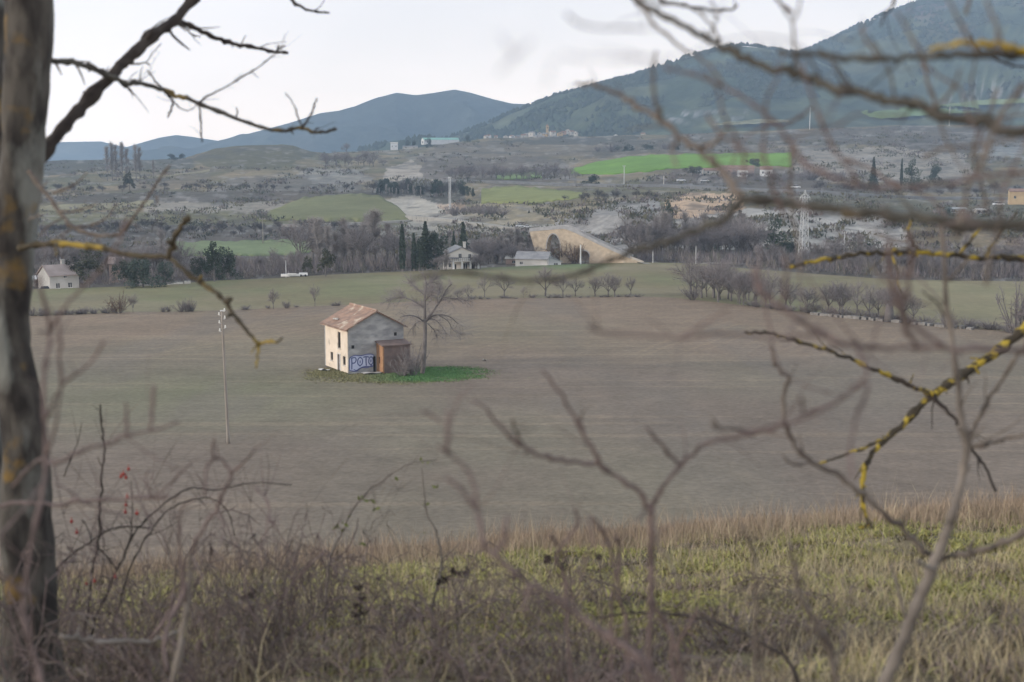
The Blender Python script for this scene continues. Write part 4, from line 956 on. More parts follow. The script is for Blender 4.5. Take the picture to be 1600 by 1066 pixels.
util_pole(1087, 412, 384, .16, 'thin pale pole at the meadow edge right of the stone bridge', 'metal', None)
util_pole(1020, 411, 393, .16, 'short pale post just right of the foot of the bridge ramp', 'metal', None)
util_pole(1163, 402, 364, .22, 'pale pole left of the big green evergreen by the cliff', 'metal', 1.6)
util_pole(1318, 410, 362, .22, 'pale pole among bare trees right of the lattice pylon', 'metal', 1.6)
# ---------------- boat hull and trailer box at the meadow edge
def boat():
    o = Vector(field_pt(454, 433).tolist()); t = empty('boat', o, R(4), 'long white boat hull lying at the far edge of the meadow', 'boat'); mb = MB(); n = 12; L_ = 4.9
    for i in range(n + 1):
        x = -L_ / 2 + L_ * i / n; k = math.sin(math.pi * (.08 + .84 * i / n)) ** .6
        for y, z in ((-.75, .78), (-.62, .3), (0, .08), (.62, .3), (.75, .78)): mb.v.append(Vector((x, y * k, .08 + (z - .08) * (1 if z > .7 else k ** .5))))
    for i in range(n):
        for j in range(4): mb.face((i * 5 + j, i * 5 + j + 1, i * 5 + j + 6, i * 5 + j + 5))
        mb.face((i * 5 + 4, i * 5, i * 5 + 5, i * 5 + 9))
    mb.face((0, 1, 2, 3, 4)); e = n * 5; mb.face((e + 4, e + 3, e + 2, e + 1, e)); mb.build('hull', M['white'], t)
    mb = MB(); mb.box((.3, 0, .86), (2.6, .9, .16), 0, None, (.8, .7)); mb.build('deck_cover', M['offwhite'], t)
    o = Vector(field_pt(474, 432).tolist()); t = empty('trailer', o, R(4), 'short white box trailer right of the white boat hull', 'trailer')
    mb = MB(); mb.box((0, 0, .62), (2.3, 1.3, .6), 0, None, (.94, .92)); mb.build('body', M['white'], t)
    for x in (-.6, .6):
        mb = MB(); mb.tube([(x, -.72, .28), (x, -.5, .28)], .28, 10); mb.build('wheel', M['rubber'], t)
boat()
# ---------------- cars
def car(px, py, rz, body, label, scale=1.0, lift=0.0):
    p = G(px, py); t = empty('parked_car', p + Z * lift, R(rz), label, 'car'); t.scale = (scale,) * 3
    mb = MB(); prof = [(-2.1, .35), (-2.15, .75), (-1.9, .92), (-.95, 1.0), (1.25, 1.0), (2.0, .85), (2.15, .6), (2.1, .35)]
    for s in (-1, 1): mb.v += [Vector((x, s * .85, z)) for x, z in prof]
    k = len(prof); mb.face(range(k)); mb.face(list(range(k, 2 * k))[::-1])
    for i in range(k): mb.face((i, k + i, k + (i + 1) % k, (i + 1) % k))
    bd = mb.build('body', body, t)
    mb = MB(); mb.box((-.15, 0, 1.22), (2.6, 1.5, .5), 0, None, (.66, .84)); mb.build('window', M['glass'], t)
    mb = MB(); mb.box((-.15, 0, 1.495), (1.74, 1.3, .07)); mb.build('roof', body, t)
    for x in (-1.3, 1.3):
        for s in (-1, 1):
            mb = MB(); mb.tube([(x, s * .7, .33), (x, s * .9, .33)], .33, 10); w = mb.build('wheel', M['rubber'], t)
            mb = MB(); mb.tube([(x, s * .88, .33), (x, s * .92, .33)], .18, 8); mb.build('rim', M['metal'], w)
    return t
car(1064, 288.5, 8, M['carwhite'], 'white car on the hillside road below the bright green field', 1.4, 1.9)
car(1101, 288.5, 4, M['metal'], 'silver grey car parked right of the white car on the hillside road', 1.3, 1.9)
car(1243, 299.5, -6, M['carwhite'], 'white car on the road just above the lattice pylon', 1.35, 2.3)
car(1560, 322, 0, M['carwhite'], 'long white vehicle parked left of the ochre house', 1.35, .6)
car(812, 358.5, 10, M['carwhite'], 'white car on the track at the left end of the stone bridge', .85, 1.1)
car(824, 359.5, 10, M['carwhite'], 'small white car nearest to the left end of the stone bridge', .7, 1.1)
car(71, 450.5, 30, M['cardark'], 'black car parked in front of the pink roofed farmhouse', .75, .1)
# ================================================================ TREES AND SHRUBS OF THE VALLEY
def rvec(rg): return Vector((rg.gauss(0, 1), rg.gauss(0, 1), rg.gauss(0, 1))).normalized()
def bare_tree(seed, form='round', H=10.0, tw=1.0, dens=1.0):
    """returns (wood, twigs) shape collectors of a leafless tree H metres tall"""
    rg = random.Random(seed); wood = MB(); tw_ = MB()
    def twig(p, d, ln, r):
        e = p + (d + rvec(rg) * .25).normalized() * ln; tw_.needle(p, e, r)
        for q in range(2):
            s = p.lerp(e, rg.uniform(.3, .9)); tw_.needle(s, s + (d + rvec(rg) * .8).normalized() * ln * .6, r * .7)
    def grow(p, d, ln, r, lev, up):
        n = 3; pts = [p]; q = d.copy()
        for i in range(n):
            q = (q + rvec(rg) * .16 + Z * up).normalized(); pts.append(pts[-1] + q * (ln / n))
        if lev <= 2: wood.tube(pts, [r * (1 - .55 * i / n) for i in range(n + 1)], 5 if lev < 2 else 3, 0, False)
        if lev == 2:
            for k in range(int(14 * dens)):
                t = rg.uniform(.15, 1); i = min(int(t * n), n - 1); b = pts[i].lerp(pts[i + 1], t * n - i)
                twig(b, (q + rvec(rg) * .9).normalized(), H * rg.uniform(.07, .14), H * .0030 * tw)
            return
        m = {0: 5, 1: 6}[lev]
        for k in range(m):
            t = .45 + .55 * (k + rg.random()) / m; i = min(int(t * n), n - 1); b = pts[i].lerp(pts[i + 1], t * n - i)
            ax = rvec(rg); s = (q + (ax - q * ax.dot(q)).normalized() * rg.uniform(.7, 1.25)).normalized()
            grow(b, s, ln * rg.uniform(.5, .72), r * .5, lev + 1, up * .6)
        if lev > 0: grow(pts[-1], q, ln * .5, r * .45, 2, up)
    if form == 'round':
        th = H * .24; wood.tube([(0, 0, -.3), (rg.uniform(-.1, .1), 0, th * .5), (rg.uniform(-.2, .2), rg.uniform(-.2, .2), th)], [H * .024, H * .019, H * .016], 7, 0, False); top = Vector(wood.v[-1])
        nl = rg.randint(4, 6)
        for k in range(nl):
            a = 6.28 * (k + rg.random() * .6) / nl; s = rg.uniform(.3, 1.15); grow(Vector((0, 0, th * rg.uniform(.8, 1.0))), Vector((math.cos(a) * s, math.sin(a) * s, 1)).normalized(), H * rg.uniform(.32, .46), H * .011, 1, .07)
        grow(Vector((0, 0, th * .95)), Z, H * .45, H * .012, 1, .05)
    elif form == 'upright':
        pts = [Vector((rg.uniform(-.12, .12) * i / 8, rg.uniform(-.12, .12) * i / 8, H * .97 * i / 10 - .3 * (i == 0))) for i in range(11)]; wood.tube(pts, [H * .014 * (1 - .9 * i / 10) + .01 for i in range(11)], 6, 0, False)
        for k in range(30):
            t = rg.uniform(.18, .97); b = pts[min(int(t * 10), 9)]; a = rg.uniform(0, 6.28); s = rg.uniform(.25, .5)
            grow(Vector((b.x, b.y, H * .97 * t)), Vector((math.cos(a) * s, math.sin(a) * s, 1)).normalized(), H * .22 * (1.1 - .75 * t), H * .004, 2, .05)
    else:   # bush
        for k in range(16):
            a = rg.uniform(0, 6.28); s = rg.uniform(.2, 1.3); grow(Vector((math.cos(a) * .06 * H, math.sin(a) * .06 * H, 0)), Vector((math.cos(a) * s, math.sin(a) * s, 1)).normalized(), H * rg.uniform(.5, .8), H * .012, 2, .03)
            for j in range(6):
                b = Vector((math.cos(a) * s, math.sin(a) * s, 1.0)) * H * rg.uniform(.1, .5) * .8; twig(b, rvec(rg) + Z * .6, H * .2, H * .0045 * tw)
    return wood, tw_
def leafy_tree(seed, form, H=10.0, n=1500, leaf=.34):
    rg = random.Random(seed); wood = MB(); lv = MB()
    wood.tube([(0, 0, -.3), (0, 0, H * .5), (0, 0, H * .9)], [H * .022, H * .015, H * .004], 6)
    cl = []
    if form == 'pine':
        for k in range(15): a = rg.uniform(0, 6.28); r = H * rg.uniform(.05, .28); cl.append((Vector((math.cos(a) * r, math.sin(a) * r, H * rg.uniform(.35, .92) - r * .25)), H * rg.uniform(.09, .15)))
        cl.append((Vector((0, 0, H * .92)), H * .09))
    if form == 'broad':
        for k in range(22): a = rg.uniform(0, 6.28); r = H * rg.uniform(.05, .48); cl.append((Vector((math.cos(a) * r, math.sin(a) * r, H * rg.uniform(.18, .86) - r * .3)), H * rg.uniform(.11, .18)))
    for c, r in cl:
        wood.tube([(0, 0, c.z * .7), c * .6 + Vector((0, 0, c.z * .3)), c], [H * .008, H * .006, H * .003], 4, 0, False)
    for i in range(n):
        if form in ('pine', 'broad'):
            c, r = rg.choice(cl); p = c + rvec(rg) * r * rg.uniform(.55, 1.08)
        elif form == 'cypress':
            t = rg.random(); w = H * .075 * (math.sin(math.pi * min(1, t * .85 + .12)) ** .6) * (1 - .5 * t); a = rg.uniform(0, 6.28); w *= rg.uniform(.6, 1.15)
            p = Vector((math.cos(a) * w, math.sin(a) * w, H * (.05 + .95 * t)))
        else:   # cone with drooping tiers
            t = rg.random() ** 1.5; tier = (t * 11) % 1; w = H * .24 * (1 - t) * (1.15 - .6 * tier); a = rg.uniform(0, 6.28); w *= rg.uniform(.35, 1.1)
            p = Vector((math.cos(a) * w, math.sin(a) * w, H * (.08 + .92 * t) - w * .25))
        s = H * leaf * .1 * rg.uniform(.5, 1.2); u = rvec(rg); v = u.orthogonal().normalized()
        lv.tri(p + u * s, p - u * s * .6 + v * s * .6, p - u * s * .5 - v * s * .7)
    return wood, lv
PROT = {}
def proto(key, pair, m1, m2): PROT[key] = (pair[0].mesh('trunk', m1), pair[1].mesh('crown', m2))
for i in range(5): proto('round%d' % i, bare_tree(100 + i, 'round'), M['bare'], M['bare_twig'])
for i in range(4): proto('poplar%d' % i, bare_tree(120 + i, 'upright', 10, 1.3, 1.4), M['bare'], M['poplar_twig'])
for i in range(3): proto('bush%d' % i, bare_tree(140 + i, 'bush', 10, 1.6), M['bare'], M['bare_twig'])
for i in range(4): proto('faint%d' % i, bare_tree(190 + i, 'round', 10, .8, .9), M['bare'], M['bare_twig'])
for i in range(3): proto('dark%d' % i, bare_tree(180 + i, 'round', 10, 1.3), M['bare'], M['dark_twig'])
proto('rustbush', bare_tree(150, 'bush', 10, 1.8), M['bare'], M['rust_twig']); proto('rustround', bare_tree(151, 'round'), M['bare'], M['rust_twig'])
for i in range(2): proto('pine%d' % i, leafy_tree(160 + i, 'pine'), M['bare'], M['needle'])
for i in range(2): proto('broad%d' % i, leafy_tree(165 + i, 'broad', 10, 2200), M['bare'], M['needle'])
proto('greenpine', leafy_tree(170, 'broad', 10, 2000), M['bare'], M['needle_green']); proto('olive', leafy_tree(172, 'pine', 10, 1600), M['bare'], M['olive_leaf'])
proto('cypress', leafy_tree(174, 'cypress', 10, 1500, .26), M['bare'], M['needle']); proto('spruce', leafy_tree(176, 'spruce', 10, 1800, .36), M['bare'], M['needle'])
TRG = random.Random(77)
def tree(name, key, px, pb, ptop, label, cat='tree', group=None, wide=1.0, dY=0.0, sink=.1, base=None):
    b = G(px, pb) if base is None else base
    if dY: k = (b.y + dY) / b.y; b = Vector((b.x * k, b.y + dY, b.z - .02 * dY * (b.y < 470)))
    h = (pb - ptop) / F * b.y; s = h / 10.0 * (1.5 if 'bush' in key else 1)
    t = empty(name, b - Z * sink, TRG.uniform(0, 6.28), label, cat, group); t.scale = (s * wide, s * wide, s)
    tr, cr = PROT[key]; link('trunk', tr, t); link('crown', cr, t); return t

# ---- the leafless tree beside the house, traced limb by limb
def house_tree():
    b = Vector(field_pt(660, 584).tolist()); D = b.y; rg = random.Random(9)
    t = empty('bare_tree', b, 0, 'tall leafless tree with twisted limbs standing right of the ruined house', 'tree')
    w = MB(); tw = MB()
    def q(x, y, o=0): return V3(x, y, D + o) - b
    def limb(pts, w0, w1, o0=0, o1=0, mb=w, n=5):
        sp = smooth_path([(x, y, o0 + (o1 - o0) * i / (len(pts) - 1)) for i, (x, y) in enumerate(pts)], 5); k = D / F / 2
        P_ = [q(*p) for p in sp]; mb.tube(P_, [k * (w0 + (w1 - w0) * i / (len(P_) - 1)) for i in range(len(P_))], n, 0, False); return P_
    tk = MB(); limb([(659, 588), (661, 575), (663, 550), (664, 525), (664, 502)], 7.5, 6, mb=tk, n=9); tk.build('trunk', M['bare'], t, True)
    L_ = [([(664, 504), (664, 480), (664, 462), (666, 446), (664, 432)], 5, 1.5, 0, .3), ([(665, 503), (674, 490), (684, 476), (692, 464), (698, 452), (706, 444)], 4.5, 1.2, 0, -1.5), ([(664, 482), (655, 476), (643, 469), (632, 465), (627, 458)], 3, 1, 0, 1.5),
          ([(663, 503), (656, 498), (648, 494), (638, 493), (625, 496)], 3, 1, 0, -2), ([(666, 503), (676, 494), (690, 492), (704, 496), (716, 506)], 2.6, .8, 0, 2), ([(692, 464), (703, 466), (716, 467), (730, 470)], 2, .6, -1, -2), ([(664, 462), (650, 450), (640, 440)], 2, .6, .3, 2),
          ([(666, 446), (675, 440), (682, 432)], 1.8, .6, 0, 1.5), ([(668, 498), (680, 500), (690, 510), (698, 522)], 2, .6, 0, -1), ([(686, 493), (700, 502), (708, 516), (720, 522)], 1.6, .5, 2, 3), ([(668, 505), (678, 516), (684, 528)], 1.6, .5, 0, 1), ([(663, 500), (650, 505), (642, 515)], 1.4, .5, 0, 2), ([(684, 476), (684, 462), (688, 450)], 1.6, .5, -1, 1),
          ([(664, 470), (674, 460), (676, 448)], 1.5, .5, 0, -2), ([(632, 465), (618, 466), (606, 470)], 1.2, .4, 1.5, 2)]
    for pts, a, c, o0, o1 in L_:
        P_ = limb(pts, a, c, o0, o1)
        for k in range(78 if pts[-1][1] < 475 else 30):
            i = rg.randrange(1, len(P_)); s = P_[i - 1].lerp(P_[i], rg.random()); d = (P_[i] - P_[i - 1]).normalized(); d = (d + rvec(rg) * .9 + Z * .1).normalized(); ln = rg.uniform(.6, 1.9)
            e = s + d * ln; tw.needle(s, e, .026)
            for j in range(3): s2 = s.lerp(e, rg.uniform(.3, 1)); tw.needle(s2, s2 + (d + rvec(rg) * .7 - Z * .25).normalized() * ln * .6, .018)
    w.build('limbs', M['bare'], t); tw.build('twigs', M['bare_twig'], t)
house_tree()
# sucker growth and bush between tree and annex
tree('leafless_bush', 'bush0', 646, 587, 535, 'dense leafless bush growing between the brick annex and the tall leafless tree', 'bush', None, .55)
tree('leafless_bush', 'bush1', 630, 588, 556, 'low leafless bush against the brick annex wall', 'bush', None, .9)
# bright grass round the house
def house_grass():
    rng = np.random.default_rng(3); n = 75000; V_, C_ = [], []
    px = rng.uniform(430, 830, n); py = rng.uniform(566, 606, n)
    cx = 610; d1 = np.hypot((px - 610) / 140, (py - 589) / 10); d2 = np.hypot((px - 690) / 80, (py - 583) / 12); d3 = np.hypot((px - 515) / 50, (py - 584) / 9)
    m = np.minimum(np.minimum(d1, d2), d3) + .9 * (fbm(px / 30, py / 5, 151, 4) - .5)
    k = (m < 1.5) & (rng.random(n) < np.clip(1.42 - m, 0, 1) ** 2.6); px, py, m = px[k], py[k], m[k]
    p = np.array([field_pt(a, b) for a, b in zip(px, py)]); p[:, 2] += gz(p[:, 0], p[:, 1]); nb = len(p); a = rng.uniform(0, 6.28, nb); h = rng.uniform(.06, .24, nb) * np.clip(1.35 - m, .22, 1); w = rng.uniform(.06, .14, nb)
    v = np.zeros((nb, 3, 3)); v[:, 0] = p + np.stack([np.cos(a) * w, np.sin(a) * w, 0 * w], -1); v[:, 1] = p - np.stack([np.cos(a) * w, np.sin(a) * w, 0 * w], -1)
    v[:, 2] = p + np.stack([rng.normal(0, .08, nb), rng.normal(0, .08, nb), h], -1)
    g = np.clip((px - 560) / 80, 0, 1) * np.clip((600 - py) / 6, 0, 1); c = np.array((.245, .235, .13))[None] * (1 - g[:, None]) + np.array((.12, .24, .095))[None] * g[:, None]
    fd = np.clip((m - .55) / .6, 0, 1)[:, None] * .8; c = c * (1 - fd) + np.array((.20, .185, .10)) * fd; c *= rng.uniform(.7, 1.25, (nb, 1))
    o = link('house_grass', mesh_np('house_grass', v.reshape(-1, 3), np.arange(nb * 3).reshape(-1, 3), M['blade'], np.repeat(c, 3, 0))); tag(o, 'bright green grass growing round the ruined house', 'grass', None, 'stuff')
house_grass()

# ---- named evergreen trees
T = tree
T('evergreen_tree', 'broad0', 224, 449, 393, 'broadest dark evergreen tree above the low pale wall', 'tree', None, 1.1)
T('evergreen_tree', 'broad1', 197, 450, 404, 'dark evergreen tree at the left end of the low pale wall', 'tree', None, .9, 6)
T('evergreen_tree', 'broad1', 258, 447, 405, 'dark evergreen tree at the right end of the low pale wall', 'tree', None, .75, 5)
T('evergreen_tree', 'pine0', 335, 440, 377, 'tall dark evergreen tree left of the green terrace field', 'tree', None, .95)
T('evergreen_tree', 'broad0', 358, 440, 384, 'rounded dark evergreen tree just right of a taller one', 'tree', None, .8, 8)
T('evergreen_tree', 'broad1', 312, 442, 400, 'low dark evergreen tree left of the tall pair', 'tree', None, .8, 10)
T('grey_green_tree', 'olive', 140, 450, 384, 'tall grey green tree between the two left hand houses', 'tree', None, 1.0)
T('grey_green_tree', 'olive', 118, 451, 405, 'small grey green tree touching the pink roofed farmhouse', 'tree', None, .9, 8)
T('evergreen_tree', 'broad0', 52, 448, 415, 'dark evergreen tree left of the pink roofed farmhouse', 'tree', None, .8, 8)
T('pine_tree', 'olive', 509, 432, 388, 'olive green pine tree right of the white trailer', 'tree', None, 1.1)
T('pine_tree', 'olive', 480, 433, 402, 'low dull olive tree directly behind the white trailer', 'tree', None, .8, 6)
T('cypress_tree', 'cypress', 629, 425, 352, 'slender dark cypress tree, the tallest and leftmost near the white farmhouse', 'tree', None, 1.0, 6)
T('cypress_tree', 'cypress', 647, 425, 366, 'shorter dark cypress between the tallest cypress and the conifer clump', 'tree', None, 1.1, 6)
T('conifer_tree', 'spruce', 665, 424, 349, 'pointed dark conifer, tallest of the clump left of the white farmhouse', 'tree', None, 1.1, 8)
T('conifer_tree', 'pine1', 681, 424, 367, 'rounded dark conifer close to the left wall of the white farmhouse', 'tree', None, .9, 10)
T('conifer_tree', 'pine0', 655, 424, 374, 'bushy dark conifer at the foot of the pointed one', 'tree', None, .8, 4)
T('conifer_tree', 'spruce', 709, 412, 362, 'small pointed conifer rising behind the white farmhouse roof', 'tree', None, .8, 14, 0, Vector(field_pt(709, 416).tolist()))
T('conifer_tree', 'spruce', 724, 412, 348, 'tall tiered conifer rising behind the white farmhouse roof', 'tree', None, .95, 14, 0, Vector(field_pt(724, 416).tolist()))
T('evergreen_tree', 'greenpine', 1209, 402, 331, 'big green evergreen tree left of the lattice pylon', 'tree', None, .82)
T('evergreen_tree', 'broad1', 1228, 402, 374, 'dark low evergreen tree leaning out right of the big green one', 'tree', None, .9, 2)
T('conifer_tree', 'cypress', 1155, 398, 328, 'narrow conifer standing alone before the grey cliff', 'tree', None, 1.5)
T('evergreen_tree', 'greenpine', 1108, 394, 336, 'dull green tree on the slope below the tan cliff', 'tree', None, .7)
T('evergreen_tree', 'pine0', 1043, 395, 312, 'dark ivy covered tree at the left end of the tan cliff', 'tree', None, .5)
T('evergreen_tree', 'broad0', 824, 405, 364, 'dark tree against the left end of the stone bridge', 'tree', None, .7, 0, 0, Vector(field_pt(822, 407).tolist()) + Vector((0, 8, 0)))
T('evergreen_bush', 'broad0', 1310, 408, 376, 'dark evergreen bush right of the lattice pylon', 'bush', None, 1.0)
T('evergreen_bush', 'broad1', 1352, 412, 374, 'dark evergreen bush farther right of the lattice pylon', 'bush', None, 1.1)
T('evergreen_bush', 'broad0', 1384, 416, 382, 'rightmost dark evergreen bush below the grey cliff', 'bush', None, .9)
T('conifer_tree', 'spruce', 1364, 296, 246, 'bushy conifer on the road bank right of the green field', 'tree', None, .8)
T('conifer_tree', 'greenpine', 1424, 292, 244, 'rounded green conifer beside bare trunks on the eroded slope', 'tree', None, .65)
T('conifer_tree', 'broad0', 1459, 281, 253, 'small round dark tree right of the rounded green conifer', 'tree', None, .8)
T('conifer_tree', 'cypress', 1408, 292, 250, 'thin dark trunk like conifer left of the rounded green one', 'tree', None, .8)
T('dark_bush', 'broad1', 1082, 274, 256, 'dark bush under the bright green field left of the pinkish house', 'bush', None, 1.6)
T('dark_bush', 'broad0', 925, 287, 270, 'dark bush at the left end of the hillside road', 'bush', None, 1.9)
T('dark_bush', 'broad1', 1177, 262, 246, 'dark bush above the roof of the pinkish house', 'bush', None, 1.3)
T('dark_bush', 'broad0', 1481, 335, 317, 'dark bush left of the blue grey shed', 'bush', None, 1.0)
T('pale_bush', 'olive', 203, 300, 268, 'small olive tree below the row of tall poplars', 'tree', None, .9)
# skyline trees on the plateau
for px, pb, pt, w, l in ((636, 231, 216, .8, 'small tree right of the white cube shaped building'), (646, 231, 217, .8, 'second small tree right of the white cube shaped building'), (671, 230, 213, .7, 'small tree left of the white warehouse end'), (730, 222, 209, .8, 'small tree at the far end of the green roofed warehouse'),
                         (270, 250, 240, 1.6, 'dark bush on the skyline left of the flat topped mound'), (283, 249, 239, 1.8, 'darkest bush on the skyline beside the flat topped mound'), (541, 240, 221, 1.2, 'bushy bare tree on the skyline right of the flat topped mound')):
    T('skyline_tree', 'round1' if 'bare' in l else 'broad0', px, pb, pt, l, 'tree', None, w)
# ---- pale poplar row far left, on the slope
for i, (px, pt) in enumerate(((168, 232), (176, 226), (182, 229), (192, 226), (199, 236), (213, 230), (219, 233), (240, 252))):
    T('poplar_tree', 'poplar%d' % (i % 4), px, 282, pt, 'tall pale leafless poplar in the row on the left slope', 'tree', 'poplars in a row on the left slope', .75)
# ---- bare belts, groups of look-alike trees
def belt(n, x0, x1, pb, h0, h1, keys, label, group, seed, wide=(.8, 1.15), dY=(0, 14), name='bare_tree', skip=()):
    rg = random.Random(seed)
    for i in range(n):
        px = x0 + (x1 - x0) * (i + rg.random()) / n
        if any(a < px < b for a, b in skip): continue
        base = pb if not callable(pb) else pb(px)
        dy = rg.uniform(*dY); b = G(px, base); k = (b.y + dy) / b.y; bb = Vector((b.x * k, b.y + dy, b.z - (.02 * dy if b.y < 470 else 0)))
        tree(name, rg.choice(keys), px, base, base - rg.uniform(h0, h1), label, 'bush' if 'bush' in name else 'tree', group, rg.uniform(*wide), 0, .1, bb)
RD = ['round0', 'round1', 'round2', 'round3', 'round4']; FA = ['faint0', 'faint1', 'faint2', 'faint3']; DK = ['dark0', 'dark1', 'dark2']; PO = ['poplar0', 'poplar1', 'poplar2', 'poplar3']; BU = ['bush0', 'bush1', 'bush2']
fm = lambda px: float(lerp_curve(FAR_MEADOW, px)) - 1.5
belt(16, 55, 300, fm, 40, 78, RD + PO[:2], 'grey leafless tree in the wooded belt behind the left farmhouse', 'bare trees behind the left farmhouse', 201, dY=(12, 40))
belt(12, 300, 480, fm, 26, 46, RD, 'purplish leafless tree in the belt behind the white boat hull', 'bare trees behind the boat hull', 202, dY=(3, 25))
belt(16, 470, 625, fm, 55, 86, PO + RD[:2], 'tall pale leafless poplar in the clump left of the cypress', 'poplars left of the cypress', 203, (1.0, 1.5), (6, 40))
belt(14, 735, 840, fm, 26, 52, PO + RD[:2], 'pale leafless tree between the white farmhouse and the bridge', 'bare trees left of the bridge', 204, (1.0, 1.5), (12, 28))
belt(5, 878, 916, lambda p: 410.5, 22, 42, ['rustround', 'rustround', 'rustbush'], 'rusty leafless tree in front of the bridge arches', 'rusty trees in front of the bridge', 205, (.9, 1.3), (-8, -3))
belt(3, 682, 704, lambda p: 422, 26, 36, ['round1', 'poplar1', 'round3'], 'pale leafless tree in front of the left end of the white farmhouse', 'bare trees before the white farmhouse', 232, (1.0, 1.4), (-6, -3))
belt(3, 736, 752, lambda p: 419, 24, 34, ['round1', 'poplar2', 'round0'], 'pale leafless tree at the right corner of the white farmhouse', 'bare trees right of the white farmhouse', 233, (1.0, 1.4), (-4, 0))
belt(12, 738, 830, lambda p: 411.5, 30, 46, PO + RD, 'pale leafless tree just left of the left end of the stone bridge', 'bare trees at the left bridge end', 230, (1.1, 1.6), (-14, -2))
belt(34, 985, 1180, lambda p: 409, 40, 74, RD + PO, 'grey leafless tree between the bridge ramp and the lattice pylon', 'bare trees right of the bridge', 206, (.9, 1.3), (4, 40))
belt(11, 1180, 1290, lambda p: fm(p) - 3, 16, 40, RD + BU, 'leafless tree around the foot of the lattice pylon', 'bare trees round the pylon', 207, (.9, 1.3), (2, 24))
belt(40, 1280, 1640, lambda p: fm(p), 30, 62, RD + PO[:1], 'grey leafless tree of the belt behind the right hand meadow', 'bare trees behind the right meadow', 208, (.9, 1.3), (2, 40))
belt(44, 60, 560, lambda p: 368, 12, 26, DK, 'small dark leafless tree on the wooded bank above the left terrace field', 'dark trees on the left wooded bank', 209, (1.0, 1.6), (0, 30))
belt(26, 580, 740, lambda p: 308, 16, 30, ['pine0', 'pine1', 'dark0'], 'dark tree of the stand above the pale rocky slope', 'dark stand above the rocky slope', 210, (.8, 1.2), (0, 40), 'dark_tree')
belt(26, 700, 900, lambda p: 283, 14, 36, RD, 'hazy grey leafless tree on the slope left of the bright green field', 'hazy trees left of the green field', 211, (1.0, 1.5), (0, 60))
belt(10, 590, 660, lambda p: 306, 10, 18, ['poplar0', 'poplar1'], 'thin pale trunk at the edge of the dark tree stand', 'pale trunks before the dark stand', 212, (.7, .9), (-20, -5))
belt(10, 880, 1030, lambda p: 316, 10, 22, DK, 'dark bush on the terrace edge below the hillside road', 'dark bushes below the road', 213, (1.1, 1.8), (0, 30), 'dark_bush')
belt(14, 1080, 1330, lambda p: 285, 10, 24, RD + BU, 'leafless tree along the road below the pinkish house', 'bare trees along the hillside road', 214, (1.1, 1.7), (-20, 30))
belt(12, 1280, 1590, lambda p: 305, 12, 28, DK, 'purplish leafless tree along the road at the right', 'bare trees along the right hand road', 215, (1.1, 1.7), (-20, 30))
belt(10, 700, 790, lambda p: 338, 8, 18, BU, 'grey bush on the eroded slope above the farmhouse', 'bushes on the eroded slope', 216, (1.2, 1.8), (0, 20), 'grey_bush')
belt(10, 500, 600, lambda p: 262, 14, 30, RD, 'hazy leafless tree on the slope right of the flat topped mound', 'hazy trees right of the mound', 217, (1.0, 1.5), (0, 60))
belt(12, 930, 1100, lambda p: 236, 6, 14, ['broad0', 'pine0', 'bush1'], 'dark bush on the ridge above the bright green field', 'dark bushes above the green field', 218, (1.3, 2.0), (0, 60), 'dark_bush')
belt(30, 60, 560, lambda p: 301, 7, 16, DK, 'dark leafless tree along the upper terrace line on the left', 'hazy trees on the lower left hillside', 219, (1.1, 1.7), (0, 60))
# ---- hedgerow between ploughed field and meadow
ff = lambda px: float(lerp_curve(FAR_FIELD, px)) + .5
belt(14, 655, 1005, ff, 20, 54, FA, 'thin leafless tree in the row at the far edge of the ploughed field', 'row of thin trees at the far field edge', 220, (.7, 1.4), (-1, 6))
belt(22, 690, 1000, ff, 3, 8, BU, 'low leafless bush under the row of thin trees', 'low bushes under the tree row', 221, (1.6, 2.6), (-1, 1), 'leafless_bush')
T('rusty_bush', 'rustbush', 186, 490, 459, 'rusty red leafless bush at the left far edge of the ploughed field', 'bush', None, .95)
T('bare_tree', 'round2', 208, 489, 455, 'small curved leafless tree right of the rusty bush', 'tree', None, .55)
belt(5, 245, 310, ff, 10, 22, BU, 'grey leafless bush in the low hedge right of the rusty bush', 'grey bushes in the left low hedge', 222, (.9, 1.3), (-.5, .8), 'leafless_bush')
T('bare_tree', 'round3', 427, 483, 446, 'small leafless tree at the field edge behind the telephone pole', 'tree', None, .75)
T('bare_tree', 'round4', 492, 479, 440, 'small leafless tree at the field edge left of the ruined house', 'tree', None, .7)
T('leafless_bush', 'bush2', 449, 482, 469, 'dark leafless bush between the two small trees at the left field edge', 'bush', None, 1.2)
belt(16, 50, 180, ff, 5, 16, BU, 'grey hedge bush at the left end of the far field edge', 'hedge bushes at the left field edge', 223, (1.2, 1.8), (-.5, 1), 'leafless_bush')
belt(5, 380, 560, ff, 4, 8, BU, 'tiny bush along the far edge of the field left of the house', 'tiny bushes left of the house', 224, (1.6, 2.4), (-.5, .5), 'leafless_bush')
T('bare_tree', 'round0', 1122, 472, 402, 'large spreading leafless tree at the right bend of the field edge', 'tree', None, 1.0)
T('leafless_bush', 'bush0', 1082, 469, 442, 'purplish leafless bush left of the large spreading tree', 'bush', None, .95)
belt(13, 1072, 1185, ff, 44, 74, FA + RD[:2], 'grey leafless tree massed around the large spreading tree at the field bend', 'trees massed at the field bend', 231, (.9, 1.4), (2, 14))
T('bare_tree', 'round1', 1153, 474, 428, 'smaller leafless tree just right of the large spreading tree', 'tree', None, .8)
belt(17, 1150, 1430, ff, 22, 70, FA + RD[:1], 'thin leafless tree in the hedge on the right field edge', 'thin trees in the right hedge', 225, (.8, 1.5), (-1, 5))
belt(44, 1170, 1640, ff, 5, 17, BU, 'dark leafless hedge bush along the right field edge', 'hedge bushes along the right field edge', 226, (1.3, 2.2), (-1, 1.5), 'leafless_bush')
